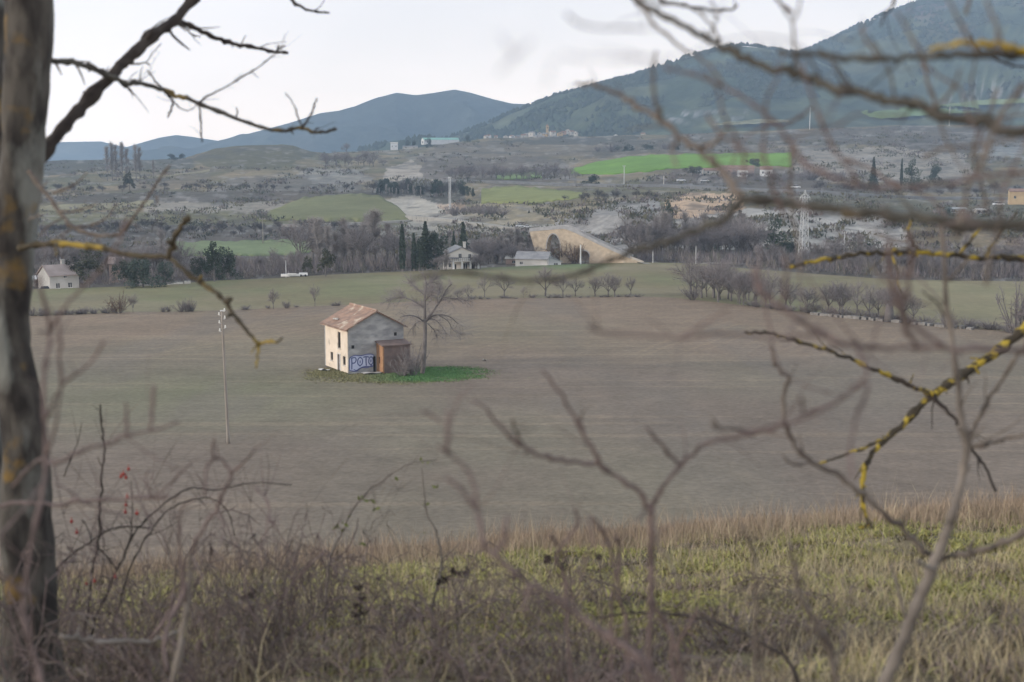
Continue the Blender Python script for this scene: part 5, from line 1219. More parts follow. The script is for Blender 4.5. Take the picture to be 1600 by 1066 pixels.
T('pollard_tree', 'round2', 1389, 503, 432, 'thick trunked old leafless tree in the right hedge', 'tree', None, .7)
T('leafless_bush', 'bush1', 1588, 526, 440, 'largest bare bush of the hedge at the right edge of the view', 'bush', None, .62)
T('leafless_bush', 'bush2', 1482, 514, 486, 'dark dome shaped bush in the right hedge', 'bush', None, .9)
mb = MB(); q0 = Vector(field_pt(1389, 503).tolist()); mb.tube([q0 - Z * .3, q0 + Z * 1.5, q0 + Z * 3.2], [.95, .8, .6], 8); tag(mb.build('tree_stump', M['bare'], None, True), 'stout dark trunk of a cut tree in the right hedge', 'stump')
# ================================================================ FOREGROUND
def add_layer(m, color, scale, t0, t1, detail=6):
    t = m.node_tree; b = t.nodes['Principled BSDF']; N = t.nodes.new; K = t.links.new
    src = b.inputs['Base Color'].links[0].from_socket
    n = N('ShaderNodeTexNoise'); n.inputs['Scale'].default_value = scale; n.inputs['Detail'].default_value = detail; K(N('ShaderNodeNewGeometry').outputs['Position'], n.inputs['Vector'])
    r = N('ShaderNodeMapRange'); r.inputs['From Min'].default_value = t0; r.inputs['From Max'].default_value = t1; K(n.outputs['Fac'], r.inputs['Value'])
    x = N('ShaderNodeMix'); x.data_type = 'RGBA'; x.inputs[7].default_value = (*color, 1); K(src, x.inputs[6]); K(r.outputs['Result'], x.inputs[0]); K(x.outputs[2], b.inputs['Base Color'])
add_layer(M['bark'], (.16, .10, .025), 4.2, .60, .70)
FR = random.Random(2024)
M['lichen_y'] = mat('bark_with_bright_yellow_lichen', (.06, .05, .038), (.03, .026, .02), 18, .9, 5, .5, c3=(.33, .25, .04), s3=24, t3=(.51, .60))
class Plant:
    """one plant traced from the photograph: every traced limb gets its own distance and thickness"""
    def __init__(s, name, loc, label, cat='tree', group=None):
        s.o = Vector(loc); s.t = empty(name, s.o, 0, label, cat, group)
    def limb(s, name, pts, w0, w1, Y0, Y1, m, parent=None, n=7, wob=.25, knobs=True, label=None, sub=5, tw_=1.0):
        k = len(pts); sp = smooth_path([(x, y, Y0 + (Y1 - Y0) * i / (k - 1)) for i, (x, y) in enumerate(pts)], sub); N = len(sp); mb = MB(); P_ = []; R_ = []
        for i, (x, y, Y) in enumerate(sp):
            w = (w0 + (w1 - w0) * (i / (N - 1))) * (.84 if Y < 4 else 1); j = wob * w * (0 < i < N - 1)
            P_.append(V3(x + FR.gauss(0, j), y + FR.gauss(0, j), Y + FR.gauss(0, .002)) - s.o)
            kn = 1 + (FR.choice((0, 0, 0, .0, .25, .45)) if knobs else 0) + FR.uniform(-.08, .08)
            R_.append(w / 2 * Y / F * kn)
        mb.tube(P_, R_, n)
        if m in (M['twig_red'], M['twig_grey'], M['bark_pale'], M['lichen_some'], M['lichen_y'], M['twig_dark']) and tw_ != 0:      # side shoots and buds
            ln = sum((P_[i + 1] - P_[i]).length for i in range(N - 1)); cnt = int(ln / .055 * tw_) + 1
            for _ in range(cnt):
                i = FR.randrange(1, N); a = P_[i - 1].lerp(P_[i], FR.random()); d = (P_[i] - P_[i - 1]).normalized(); d = (d + rvec(FR) * .9).normalized(); r_ = max(.0007, R_[i] * FR.uniform(.25, .5)); l_ = FR.choice((.006, .008, .012, .02, .03, .05, .09, .14)) * FR.uniform(.7, 1.4); q = [a]
                for z in range(3): d = (d + rvec(FR) * .22).normalized(); q.append(q[-1] + d * l_ / 3)
                mb.tube(q, [r_, r_ * .85, r_ * .7, r_ * .35], 4)
        o = mb.build(name, m, parent or s.t, True)
        if label: o['label'] = label
        return o, P_
    def twigs(s, P_, parent, m, cnt, ln, r, spread=.9, name='twig'):
        mb = MB()
        for k in range(cnt):
            i = FR.randrange(max(1, len(P_) // 4), len(P_)); a = P_[i]; d = (P_[i] - P_[i - 1]).normalized(); d = (d + rvec(FR) * spread).normalized(); l_ = ln * FR.uniform(.4, 1.2)
            q = [a]; 
            for z in range(3): d = (d + rvec(FR) * .25).normalized(); q.append(q[-1] + d * l_ / 3)
            mb.tube(q, [r, r * .8, r * .6, r * .3], 4)
            if FR.random() < .6: mb.needle(q[2], q[2] + (d + rvec(FR) * .8).normalized() * l_ * .4, r * .6)
        return mb.build(name, m, parent, True)

# ---------------- the tree at the left edge
def left_tree():
    Y = 5.0; base = V3(52, 1085, Y); base.z = float(bank_z(base.x, base.y)) - .05
    p = Plant('bare_tree', base, 'thick leafless tree with lichen spotted trunk filling the left edge of the view')
    mb = MB(); spine = [(54, 1120, 112), (52, 1066, 100), (48, 1000, 88), (46, 930, 82), (42, 850, 80), (40, 780, 78), (40, 700, 72), (30, 620, 66), (16, 540, 62), (15, 470, 62), (20, 400, 64), (26, 330, 66), (33, 260, 68), (38, 190, 68), (42, 100, 70), (45, 0, 72), (47, -80, 72), (50, -260, 68)]
    sp = smooth_path(spine, 8); n = 26; k = Y / F; rg = np.random.default_rng(1)
    for i, (x, y, w) in enumerate(sp):
        c = V3(x, y, Y) - base
        if i == 0: c.z = -.25
        for j in range(n):
            a = 2 * math.pi * j / n
            r = w / 2 * k * (1 + .16 * (float(fbm(np.array([a * 1.6 + 3]), np.array([i * .12]), 301, 3)[0]) - .5) * 2 + .05 * (float(vn(np.array([a * 7]), np.array([i * .35]), 303)[0]) - .5) * 2)
            if y > 1000: r *= 1 + .25 * max(0, math.sin(a * 5)) * (y - 1000) / 120
            mb.v.append(c + Vector((math.cos(a) * r, math.sin(a) * r, 0)))
    for i in range(len(sp) - 1):
        for j in range(n): mb.face((i * n + j, i * n + (j + 1) % n, (i + 1) * n + (j + 1) % n, (i + 1) * n + j))
    mb.build('trunk', M['bark'], p.t, True)
    p.limb('trunk', [(-34, 1120), (-32, 900), (-26, 600), (-22, 420), (-16, 300), (-10, 200), (-14, 120), (-12, 0), (-20, -200)], 60, 34, 5.35, 5.5, M['bark'], label='second stem half outside the left edge', n=12, wob=.04)
    b1, q1 = p.limb('branch', [(22, 320), (42, 285), (62, 250), (95, 205), (130, 165), (175, 118), (205, 88), (240, 56), (272, 32), (305, -5), (345, -45), (400, -110)], 20, 13, 5.0, 5.9, M['twig_dark'], wob=.05, n=10, label='thick diagonal limb against the sky')
    d = M['twig_dark']; li = M['lichen_some']
    b2, q2 = p.limb('branch', [(60, 93), (85, 95), (120, 99), (150, 108), (175, 120), (195, 130), (215, 129), (250, 139), (280, 150), (310, 161), (350, 178), (400, 196), (440, 204), (472, 200), (490, 207), (508, 206), (526, 202)], 9, 4, 5.2, 5.9, li, wob=.12)
    for pts, a, b in (([(472, 201), (482, 186), (488, 174), (495, 154)], 3.5, 2.5), ([(474, 200), (465, 182), (460, 165), (446, 145)], 2.5, 1.5), ([(311, 162), (325, 150), (350, 138), (375, 122), (400, 108), (420, 92), (436, 80)], 3, 1.6), ([(311, 162), (313, 180), (314, 200), (316, 222)], 3, 2.2),
                      ([(252, 140), (244, 128), (236, 118), (230, 110)], 3.5, 2), ([(256, 142), (266, 152), (270, 162), (266, 176), (262, 184)], 4, 2), ([(270, 158), (285, 171), (298, 172), (310, 162)], 2, 1.5), ([(190, 130), (200, 138), (212, 149)], 5, 2), ([(368, 186), (371, 176), (370, 168)], 2.5, 1.5), ([(490, 206), (498, 200)], 3, 2)):
        p.limb('twig', pts, a, b, 5.55, 5.75, d, b2, 5)
    b3, q3 = p.limb('branch', [(268, 38), (285, 36), (310, 46), (340, 60), (370, 70), (400, 74), (425, 80), (450, 83)], 9, 4, 5.8, 6.3, d, wob=.14)
    for pts in ([(432, 82), (438, 76), (446, 71)], [(432, 82), (436, 74), (434, 70)], [(285, 40), (300, 54), (314, 58)]): p.limb('twig', pts, 3, 1.8, 6.2, 6.2, d, b3, 5)
    p.limb('twig', [(200, 100), (215, 100), (228, 98), (234, 102)], 3, 2, 5.6, 5.6, d, b1, 5); p.limb('twig', [(228, 98), (238, 84), (252, 68)], 1.6, 1.0, 5.6, 5.7, d, b1, 4)
    p.limb('twig', [(222, 62), (226, 54), (234, 50)], 7, 5, 5.7, 5.7, d, b1, 6)
    b6, _ = p.limb('branch', [(400, -110), (430, -60), (445, -20), (456, 1), (470, 10), (482, 16), (500, 19), (514, 20)], 7, 2.5, 5.9, 6.2, d, wob=.12)
    b4, q4 = p.limb('branch', [(45, 268), (62, 290), (80, 312), (95, 334), (112, 354), (135, 364), (160, 368), (182, 367), (196, 358), (205, 345), (222, 322), (235, 302), (250, 278), (266, 257)], 7, 3, 4.6, 4.3, M['twig_grey'], wob=.12)
    for pts in ([(82, 303), (100, 296), (118, 288), (136, 270)], [(92, 331), (115, 330), (135, 326), (152, 317)], [(115, 356), (140, 352), (165, 343), (178, 326), (182, 318)], [(100, 340), (82, 350), (66, 362), (60, 372)], [(114, 357), (98, 366), (85, 374)], [(246, 308), (246, 318)], [(45, 345), (58, 338), (66, 336)]): p.limb('twig', pts, 3.5, 1.8, 4.4, 4.3, M['twig_grey'], b4, 5)
    b5, q5 = p.limb('branch', [(30, 388), (55, 383), (90, 381), (130, 384), (165, 388), (200, 398), (235, 401), (262, 402), (280, 416), (305, 436), (330, 452), (352, 470), (362, 488), (380, 510), (404, 537)], 9, 6, 4.9, 4.4, M['lichen'], wob=.1, label='branch hooking down to the right in front of the field')
    for pts, a, b in (([(262, 402), (270, 382), (276, 366), (290, 345), (294, 338)], 8, 8), ([(404, 537), (418, 534), (432, 535), (441, 528)], 5, 3), ([(404, 537), (402, 555), (400, 576)], 5, 3), ([(404, 537), (396, 545), (392, 552)], 3, 2), ([(352, 470), (362, 466)], 8, 4), ([(362, 492), (354, 496)], 5, 3), ([(88, 382), (88, 398)], 5, 3), ([(312, 440), (316, 432)], 6, 4)):
        p.limb('twig', pts, a, b, 4.5, 4.4, M['lichen'], b5, 6)
left_tree()

# ---------------- trees whose branches reach in from the right
def right_trees():
    def outer(px, Y, w, name, label, top=-700):
        b = V3(px, 1000, Y); b.z = float(bank_z(b.x, b.y)) - .1; p = Plant(name, b, label)
        mb = MB(); tp = V3(px - 30, top, Y) - b
        mb.tube([Vector((0, 0, -.2)), tp * .3 + Vector((.03, 0, 0)), tp * .6, tp], [w * 1.2, w, w * .8, w * .5], 14); mb.build('trunk', M['bark'], p.t, True); return p
    A = outer(1815, 2.15, .085, 'bare_tree', 'nearest leafless tree whose thick blurred branches cross the upper right')
    g, l, r, dk = M['twig_grey'], M['lichen_some'], M['twig_red'], M['twig_dark']
    b1, q = A.limb('branch', [(1800, 250), (1700, 228), (1600, 205), (1528, 191), (1488, 182), (1452, 172), (1420, 164), (1375, 155), (1330, 142), (1285, 131), (1249, 119), (1204, 106), (1168, 95), (1137, 79), (1105, 61), (1078, 45), (1033, 23), (1002, 5), (985, -12)], 22, 9, 2.1, 2.5, l, label='long blurred branch descending to the right across the mountains')
    for pts, a, b, Y in (([(1002, 5), (1020, 36), (1051, 63), (1078, 81), (1105, 99), (1130, 130)], 6, 4, 2.3), ([(1249, 119), (1242, 80), (1238, 36), (1228, 20), (1213, -5)], 5, 3, 2.2), ([(1238, 38), (1246, 20), (1252, -8)], 4, 3, 2.2), ([(1285, 131), (1276, 110), (1262, 90)], 5, 3, 2.2), ([(1452, 172), (1480, 150), (1500, 110)], 6, 4, 2.1),
                          ([(1105, 61), (1120, 30), (1110, -5)], 4, 3, 2.3), ([(1330, 142), (1310, 118), (1300, 95)], 5, 3, 2.2)): A.limb('twig', pts, a, b, Y, Y - .1, g, b1, 6)
    b2, q = A.limb('branch', [(1810, 70), (1700, 78), (1600, 83), (1510, 86), (1443, 89), (1375, 90), (1308, 89), (1249, 84), (1215, 82)], 17, 6, 2.1, 2.2, l, label='blurred horizontal branch with orange lichen')
    A.limb('twig', [(1620, 86), (1573, 73), (1523, 68), (1480, 72), (1450, 78)], 13, 5, 2.1, 2.1, M['mustard'], b2)
    for pts, Y in (([(1443, 89), (1420, 50), (1400, 18)], 1.9), ([(1528, 84), (1508, 50), (1488, 10), (1470, -20)], 1.9), ([(1560, 84), (1556, 40), (1540, 0)], 1.9), ([(1375, 90), (1352, 60), (1345, 40)], 2.0)): A.limb('twig', pts, 7, 4, Y, Y, g, b2, 6)
    b3, q = A.limb('branch', [(1810, 352), (1700, 353), (1600, 351), (1510, 349), (1452, 342), (1384, 335), (1330, 331), (1285, 324), (1222, 317), (1160, 312)], 23, 15, 2.1, 2.2, l, wob=.1, label='thick greenish blurred branch level with the pylon top')
    b3b, q = A.limb('branch', [(1160, 312), (1128, 342), (1096, 358), (1056, 371), (1006, 387), (960, 406), (925, 419), (880, 433), (820, 438), (740, 428), (690, 428), (640, 436)], 13, 5, 2.2, 2.3, l, label='reddish blurred branch sagging left in front of the bridge')
    b3c, q = A.limb('branch', [(1160, 312), (1146, 290), (1132, 270), (1114, 252), (1092, 234), (1060, 212), (1033, 187), (997, 167), (970, 149), (938, 135), (900, 130)], 14, 6, 2.2, 2.4, g, label='blurred branch rising left to the mountain ridge')
    for pts in ([(1033, 187), (1024, 158), (1020, 112), (1026, 80)], [(1060, 212), (1050, 235), (1058, 262)], [(1092, 234), (1120, 220), (1138, 190)]): A.limb('twig', pts, 8, 4, 2.2, 2.1, g, b3c, 6)
    b7, q = A.limb('branch', [(1340, 288), (1330, 288), (1285, 270), (1253, 252), (1231, 216), (1200, 182), (1180, 165), (1155, 149), (1123, 131), (1083, 117), (1038, 104)], 8, 5, 1.9, 2.0, r, label='thin reddish blurred branch over the wooded mountain')
    b8, q = A.limb('branch', [(1800, 240), (1700, 248), (1600, 266), (1533, 276), (1465, 288), (1398, 293), (1345, 290), (1330, 266), (1308, 239), (1290, 207), (1276, 171), (1267, 144), (1255, 100)], 9, 5, 1.9, 1.9, r, label='dark reddish blurred branch arching over the eroded slope')
    A.limb('branch', [(1640, 100), (1600, 135), (1569, 171), (1555, 200), (1533, 257), (1515, 288), (1506, 324), (1498, 352)], 9, 7, 2.0, 2.0, M['twig_grey'], label='pale tan blurred stem at the upper right')
    A.limb('branch', [(1250, 68), (1180, 60), (1120, 70), (1070, 90), (1030, 92), (1000, 93), (985, 95)], 3.5, 2, 1.1, 1.0, g); A.limb('branch', [(1010, 46), (975, 44), (940, 44), (920, 42), (903, 36), (885, 22)], 4, 4, 1.3, 1.3, g, label='short very blurred twig against the sky')
    A.limb('branch', [(1010, 90), (980, 90), (940, 92), (905, 90), (870, 90), (850, 140)], 2.5, 2, .95, .9, g); A.limb('twig', [(830, 62), (812, 82), (800, 92), (780, 114)], 3, 3, .9, .9, g)
    A.limb('branch', [(1020, -20), (1033, 0), (1069, 9), (1105, 16), (1141, 15), (1152, 8)], 6, 4, 3.4, 3.4, dk, label='short dark twig hanging into the sky'); A.limb('branch', [(1400, -15), (1398, 0), (1391, 16), (1380, 27), (1377, 42)], 5, 2.5, 3.2, 3.2, dk); A.limb('branch', [(1516, 55), (1530, 76), (1564, 96), (1600, 106), (1680, 112)], 3, 4, 3.4, 3.4, dk)
    rb = random.Random(91)                     # veil of fine blurred side twigs
    for k in range(26):
        x = rb.uniform(1080, 1640); y = rb.uniform(-20, 470); a = rb.uniform(.3, 2.9) if rb.random() < .6 else rb.uniform(-2.8, -.3); pts = [(x, y)]
        for i in range(rb.randint(4, 7)): a += rb.gauss(0, .28); pts.append((pts[-1][0] + 38 * math.cos(a), pts[-1][1] + 38 * math.sin(a)))
        q = rb.uniform(1.5, 2.6); A.limb('twig', pts, rb.uniform(4, 7), 2.5, q, q - .1, rb.choice((g, r, r)), None, 5)
    # sharper tree farther back with yellow lichen
    B = outer(1840, 5.6, .11, 'bare_tree', 'leafless tree with bright yellow lichen on branches crossing at the right'); y = M['lichen_y']
    c1, q = B.limb('branch', [(1820, 380), (1700, 450), (1640, 490), (1600, 516), (1558, 549), (1525, 572), (1497, 591), (1469, 610), (1441, 631), (1413, 662), (1385, 687), (1366, 704), (1354, 727), (1347, 755), (1349, 788), (1356, 814), (1363, 826)], 17, 5, 5.5, 5.1, y, wob=.1, label='yellow lichened branch curving down to the left')
    for pts in ([(1385, 686), (1355, 698), (1328, 708), (1300, 717), (1278, 725)], [(1358, 818), (1350, 824), (1344, 824)], [(1525, 572), (1530, 584)], [(1441, 631), (1434, 640)], [(1462, 616), (1446, 612)]): B.limb('twig', pts, 6, 3, 5.2, 5.2, y, c1, 6)
    B.limb('branch', [(1460, 617), (1441, 610), (1413, 598), (1385, 584), (1352, 570), (1319, 556), (1281, 544), (1239, 532), (1202, 521), (1164, 518)], 8, 4, 5.3, 5.0, y, label='lichened branch crossing to the upper left'); B.limb('branch', [(1460, 617), (1478, 643), (1502, 666), (1521, 704), (1540, 732), (1556, 768)], 7, 4, 5.3, 5.2, dk)
    c4, q = B.limb('branch', [(1820, 420), (1700, 412), (1600, 405), (1546, 402), (1488, 398), (1438, 395), (1398, 394), (1353, 396), (1308, 403), (1267, 410), (1235, 417)], 10, 5, 5.2, 5.0, y, label='straight yellow lichened branch in front of the far meadow')
    for pts in ([(1438, 395), (1428, 380), (1420, 362), (1424, 345)], [(1438, 395), (1425, 404), (1420, 412)], [(1540, 401), (1560, 370), (1590, 330)], [(1500, 398), (1520, 372), (1540, 345)]): B.limb('twig', pts, 5, 2.5, 5.1, 5.1, y, c4, 6)
right_trees()

# ---------------- saplings and shrubs rooted on the bank
def ground_at(px, Y):
    x = (px - 800) / F * Y; return Vector((x, Y, float(bank_z(x, Y)) - .05))
def saplings():
    g, r, dk = M['twig_grey'], M['twig_red'], M['twig_dark']; pale = M['bark_pale']
    def rooted(px, Y, name, label): return Plant(name, ground_at(px, Y), label, 'sapling' if 'sapling' in name else 'shrub')
    def root(p, px, py, Y): b = p.o; xx = 800 + F * b.x / b.y; return (xx, 533 + 0 + F * ((HC - b.z) / Y) - 303 * .0)
    # grey sapling on the right
    p = rooted(1330, 3.2, 'sapling', 'tall grey leafless sapling rising at the lower right with forked stem')
    s, q = p.limb('stem', [(1310, 1250), (1345, 1160), (1385, 1066), (1420, 978), (1450, 905), (1470, 855), (1484, 815), (1497, 774), (1508, 720), (1510, 690), (1502, 650), (1495, 586), (1486, 521), (1478, 464), (1476, 408), (1470, 350)], 24, 6, 3.2, 3.1, pale, wob=.05, n=9)
    for pts, a, b, lab in (([(1464, 876), (1500, 866), (1530, 858), (1560, 850), (1600, 832), (1680, 795)], 10, 12, 'side branch reaching to the right edge'), ([(1462, 873), (1432, 849), (1394, 816), (1352, 774), (1305, 741), (1263, 718), (1239, 690), (1227, 662), (1225, 615), (1232, 591), (1211, 568), (1204, 540)], 11, 6, 'side branch sweeping to the left'),
                           ([(1512, 690), (1526, 660), (1540, 633), (1560, 602), (1580, 572), (1600, 545)], 8, 6, None), ([(1514, 700), (1540, 694), (1565, 688), (1600, 680), (1660, 668)], 7, 6, None), ([(1263, 722), (1250, 727), (1238, 725), (1223, 711)], 6, 4, None), ([(1476, 440), (1500, 420), (1520, 395)], 5, 3, None), ([(1482, 500), (1460, 470), (1440, 455)], 5, 3, None),
                           ([(1412, 832), (1416, 800), (1440, 780)], 4, 3, None)): p.limb('branch', pts, a, b, 3.2, 3.05, g, None, 7, label=lab)
    p.limb('broken_branch', [(1464, 884), (1452, 887), (1440, 882), (1432, 876)], 8, 6, 3.1, 3.05, M['bark_pale']); p.limb('broken_branch', [(1516, 862), (1518, 850), (1522, 842)], 8, 5, 3.1, 3.1, M['bark_pale'])
    # pinkish shrub at the right middle
    p = rooted(1700, 1.9, 'shrub', 'pinkish blurred shrub stems stretching over the field at the right')
    p.limb('branch', [(1690, 1300), (1720, 900), (1700, 600), (1600, 551), (1478, 544), (1432, 542), (1361, 541), (1310, 535), (1291, 525), (1258, 507), (1220, 479), (1188, 455), (1178, 418)], 9, 9, 1.9, 1.95, r, label='long pinkish branch level across the field')
    for pts, a, b in (([(1338, 545), (1352, 577), (1342, 600), (1305, 629), (1258, 652), (1197, 669), (1150, 680), (1110, 692)], 8, 5), ([(1356, 600), (1352, 622), (1335, 662), (1328, 708), (1333, 751)], 7, 5), ([(1258, 652), (1254, 634), (1250, 620)], 6, 5), ([(1600, 549), (1640, 470), (1600, 400)], 8, 6), ([(1291, 525), (1200, 526), (1120, 522), (1060, 528), (1000, 524), (950, 520), (920, 512)], 6, 6), ([(1060, 528), (1100, 505), (1140, 480)], 6, 3), ([(1478, 544), (1430, 510), (1405, 480), (1395, 440), (1390, 380)], 9, 10), ([(1432, 542), (1410, 500), (1420, 440), (1425, 400), (1418, 360)], 10, 7), ([(1220, 479), (1230, 440), (1225, 400)], 7, 5)):
        p.limb('branch', pts, a, b, 1.9, 1.8, r)
    # forked shrub in the centre
    p = rooted(1013, 2.6, 'sapling', 'reddish forked leafless sapling standing in the centre right foreground')
    p.limb('stem', [(1010, 1300), (1013, 1160), (1015, 1066), (1017, 940), (1018, 860), (1017, 793)], 12, 11, 2.6, 2.55, r, wob=.06)
    for pts, a, b in (([(1016, 795), (999, 771), (966, 748), (937, 724), (923, 698), (904, 662), (880, 622), (862, 596), (847, 579)], 10, 5), ([(937, 724), (894, 721), (856, 714), (823, 702), (799, 683), (776, 660), (757, 636), (738, 626)], 8, 4), ([(1016, 790), (1030, 769), (1061, 729), (1096, 698), (1140, 686), (1182, 676), (1229, 662), (1258, 650), (1300, 631), (1350, 600)], 8, 5),
                      ([(1061, 729), (1037, 698), (1008, 667)], 7, 5), ([(1182, 675), (1150, 670), (1125, 669), (1113, 662)], 6, 7), ([(1020, 798), (1026, 830), (1030, 854), (1049, 883), (1061, 911), (1070, 950)], 6, 5), ([(823, 702), (806, 676), (800, 655)], 6, 4), ([(904, 662), (912, 640)], 5, 3), ([(1005, 800), (997, 815)], 6, 5)): p.limb('branch', pts, a, b, 2.55, 2.4, r if a > 6 else g)
    p = rooted(1080, 2.0, 'shrub', 'thick purplish blurred stem slanting up to the left across the bottom centre')
    p.limb('stem', [(1120, 1200), (1018, 1049), (961, 1002), (923, 975), (875, 940), (828, 911), (776, 871), (755, 847), (750, 815), (741, 792), (723, 767), (697, 747)], 15, 6, 2.0, 2.1, r, wob=.1)
    for pts, a, b in (([(776, 871), (786, 840), (791, 806)], 8, 8), ([(744, 790), (742, 760), (730, 734), (708, 713), (683, 696)], 8, 5), ([(700, 706), (698, 670), (700, 640)], 7, 5), ([(690, 660), (672, 648), (660, 642)], 6, 5), ([(828, 911), (822, 940), (830, 970)], 7, 5), ([(961, 1002), (940, 960), (930, 930)], 6, 4), ([(875, 940), (900, 900), (925, 850), (920, 808)], 5, 5), ([(700, 700), (710, 640), (740, 600)], 4, 3)): p.limb('branch', pts, a, b, 2.0, 2.0, r)
    p = rooted(990, 2.9, 'shrub', 'short reddish stems clustered left of the forked centre sapling')
    for pts, a, b in (([(985, 1250), (980, 1000), (968, 930), (966, 854), (962, 840)], 8, 7), ([(955, 1200), (957, 900), (947, 840), (925, 807)], 6, 5), ([(900, 1200), (885, 930), (870, 870), (890, 840), (905, 815), (898, 795)], 7, 5), ([(885, 880), (870, 850), (858, 835)], 4, 4), ([(1060, 1200), (1050, 1000), (1030, 960), (1016, 930)], 9, 8), ([(1090, 1200), (1060, 1030), (1075, 980), (1090, 950)], 8, 5)): p.limb('stem', pts, a, b, 2.9, 2.8, r)
    # right lower shrubs
    p = rooted(1260, 2.6, 'shrub', 'brown blurred leafless shrub stems low at the right of centre')
    for pts, a, b in (([(1330, 1250), (1300, 1030), (1277, 983), (1250, 930), (1244, 900), (1234, 845)], 12, 7), ([(1277, 983), (1310, 960), (1330, 930)], 7, 4), ([(1190, 1250), (1180, 900), (1170, 850), (1158, 821)], 7, 6), ([(1250, 925), (1200, 930), (1160, 935)], 6, 4), ([(1200, 1250), (1190, 1000), (1200, 950)], 5, 3)): p.limb('stem', pts, a, b, 2.6, 2.5, g)
    p = rooted(1240, 4.2, 'bramble', 'dark arching bramble cane low across the bottom right of centre')
    p.limb('cane', [(1260, 1150), (1239, 1044), (1191, 1006), (1144, 983), (1096, 968), (1044, 959), (990, 958), (930, 966)], 6, 4, 4.2, 4.6, dk)
    # blurred stems over the left field
    p = rooted(40, 2.3, 'shrub', 'pinkish blurred stem passing in front of the thick left trunk')
    p.limb('stem', [(90, 1300), (70, 1100), (57, 1035), (40, 977), (38, 930), (52, 835), (70, 750), (71, 680), (69, 586), (78, 515), (62, 440)], 12, 6, 2.3, 2.4, r, wob=.06)
    for pts, a, b in (([(72, 710), (86, 674), (93, 620), (95, 522), (92, 500)], 6, 5), ([(70, 655), (100, 600), (135, 573), (162, 534)], 6, 5), ([(38, 930), (10, 905), (-20, 880)], 8, 5), ([(70, 750), (40, 790), (0, 835), (-30, 860)], 5, 4), ([(78, 515), (110, 470), (150, 430), (180, 390), (200, 340)], 6, 4), ([(78, 515), (68, 470), (58, 430)], 5, 4), ([(75, 520), (60, 518)], 5, 4)): p.limb('branch', pts, a, b, 2.3, 2.2, r)
    p = rooted(-60, 3.4, 'shrub', 'reddish blurred twigs reaching right from behind the left trunk')
    p.limb('branch', [(-80, 1150), (-60, 900), (0, 792), (85, 790), (128, 783), (180, 780), (240, 778), (262, 776)], 8, 5, 3.4, 3.3, r); p.limb('branch', [(85, 725), (133, 702), (170, 693), (195, 680), (235, 674), (280, 660)], 8, 4, 2.6, 2.6, r); p.limb('branch', [(197, 680), (198, 655), (196, 630)], 6, 5, 2.5, 2.5, r); p.limb('branch', [(236, 674), (239, 640), (240, 600)], 6, 6, 2.5, 2.5, r)
    p.limb('branch', [(20, 760), (60, 720), (85, 725)], 6, 6, 2.9, 2.6, r)
    for pts in ([(128, 783), (150, 792), (190, 806), (214, 812)], [(240, 778), (228, 750), (232, 735)], [(240, 778), (270, 752), (300, 722)], [(128, 783), (105, 765), (85, 755)]): p.limb('twig', pts, 4, 2.5, 3.3, 3.3, r)
    # dark rose stems, sharp
    p = rooted(140, 6.0, 'rose_shrub', 'slender dark wild rose stems with red hips right of the left trunk')
    for pts, a, b in (([(125, 1080), (132, 988), (139, 950), (145, 896), (153, 846), (157, 796), (159, 745), (164, 704), (159, 670), (157, 632)], 5, 3), ([(153, 856), (168, 870), (182, 890)], 3, 2), ([(70, 950), (92, 886), (118, 863), (143, 846), (168, 829), (189, 823), (235, 825)], 4, 2.5), ([(135, 1080), (143, 990), (159, 946), (174, 909), (189, 879), (201, 854), (216, 825), (247, 796), (293, 764), (331, 766), (360, 762), (398, 754), (456, 758)], 4.5, 1.5),
                      ([(165, 1080), (178, 980), (189, 942), (201, 892), (218, 858), (239, 825), (264, 796), (302, 781), (331, 779), (356, 800), (367, 838)], 4, 1.5), ([(110, 1000), (120, 930), (128, 900)], 3, 2), ([(201, 854), (206, 830), (204, 815)], 2.5, 1.5), ([(143, 846), (138, 828), (128, 812)], 2.5, 2), ([(100, 745), (112, 715), (122, 690), (128, 660)], 2, 1.2), ([(174, 909), (160, 900), (150, 915)], 2.5, 1.5), ([(206, 829), (207, 790), (205, 750)], 1.5, 1)): p.limb('cane', pts, a, b, 6.0, 6.1, dk, None, 5)
    for i, (x, y) in enumerate(((193, 741), (189, 745), (197, 746), (201, 733), (197, 789), (196, 800), (214, 802), (199, 777), (112, 815), (120, 832), (135, 912), (148, 908), (180, 902))):
        mb = MB(); c = V3(x, y, 6.0) - p.o; mb.ball(c, .0075, 7, 0, (1, 1, 1.25)); mb.tube([c + Vector((0, 0, .009)), c + Vector((0, 0, .02))], .0018, 4); mb.build('rosehip', M['hip'], p.t, True)
    # grey lit stems
    p = rooted(275, 3.3, 'shrub', 'pale grey stem with reddish curling twigs rising right of the rose stems')
    p.limb('stem', [(255, 1250), (262, 1120), (270, 1066), (281, 1017), (289, 967), (293, 938), (296, 900), (298, 867)], 13, 8, 3.3, 3.3, pale, wob=.06)
    for pts, a, b in (([(298, 867), (314, 829), (339, 796), (352, 762), (362, 741), (348, 720), (335, 716), (322, 735), (320, 775)], 7, 4), ([(290, 940), (283, 879), (279, 829), (285, 796), (306, 779)], 6, 3), ([(362, 741), (385, 718), (400, 700)], 5, 4), ([(335, 716), (332, 700), (335, 685)], 4, 3), ([(295, 910), (270, 960), (258, 1000), (262, 1050)], 9, 6), ([(339, 796), (350, 830), (345, 850)], 4, 2), ([(400, 760), (420, 790), (415, 840), (405, 860)], 4, 3), ([(300, 870), (310, 890), (318, 905)], 4, 3)): p.limb('branch', pts, a, b, 3.3, 3.2, r)
    p = rooted(100, 4.4, 'fallen_branch', 'grey fallen branch lying level beside the left trunk base'); p.t['category'] = 'branch'
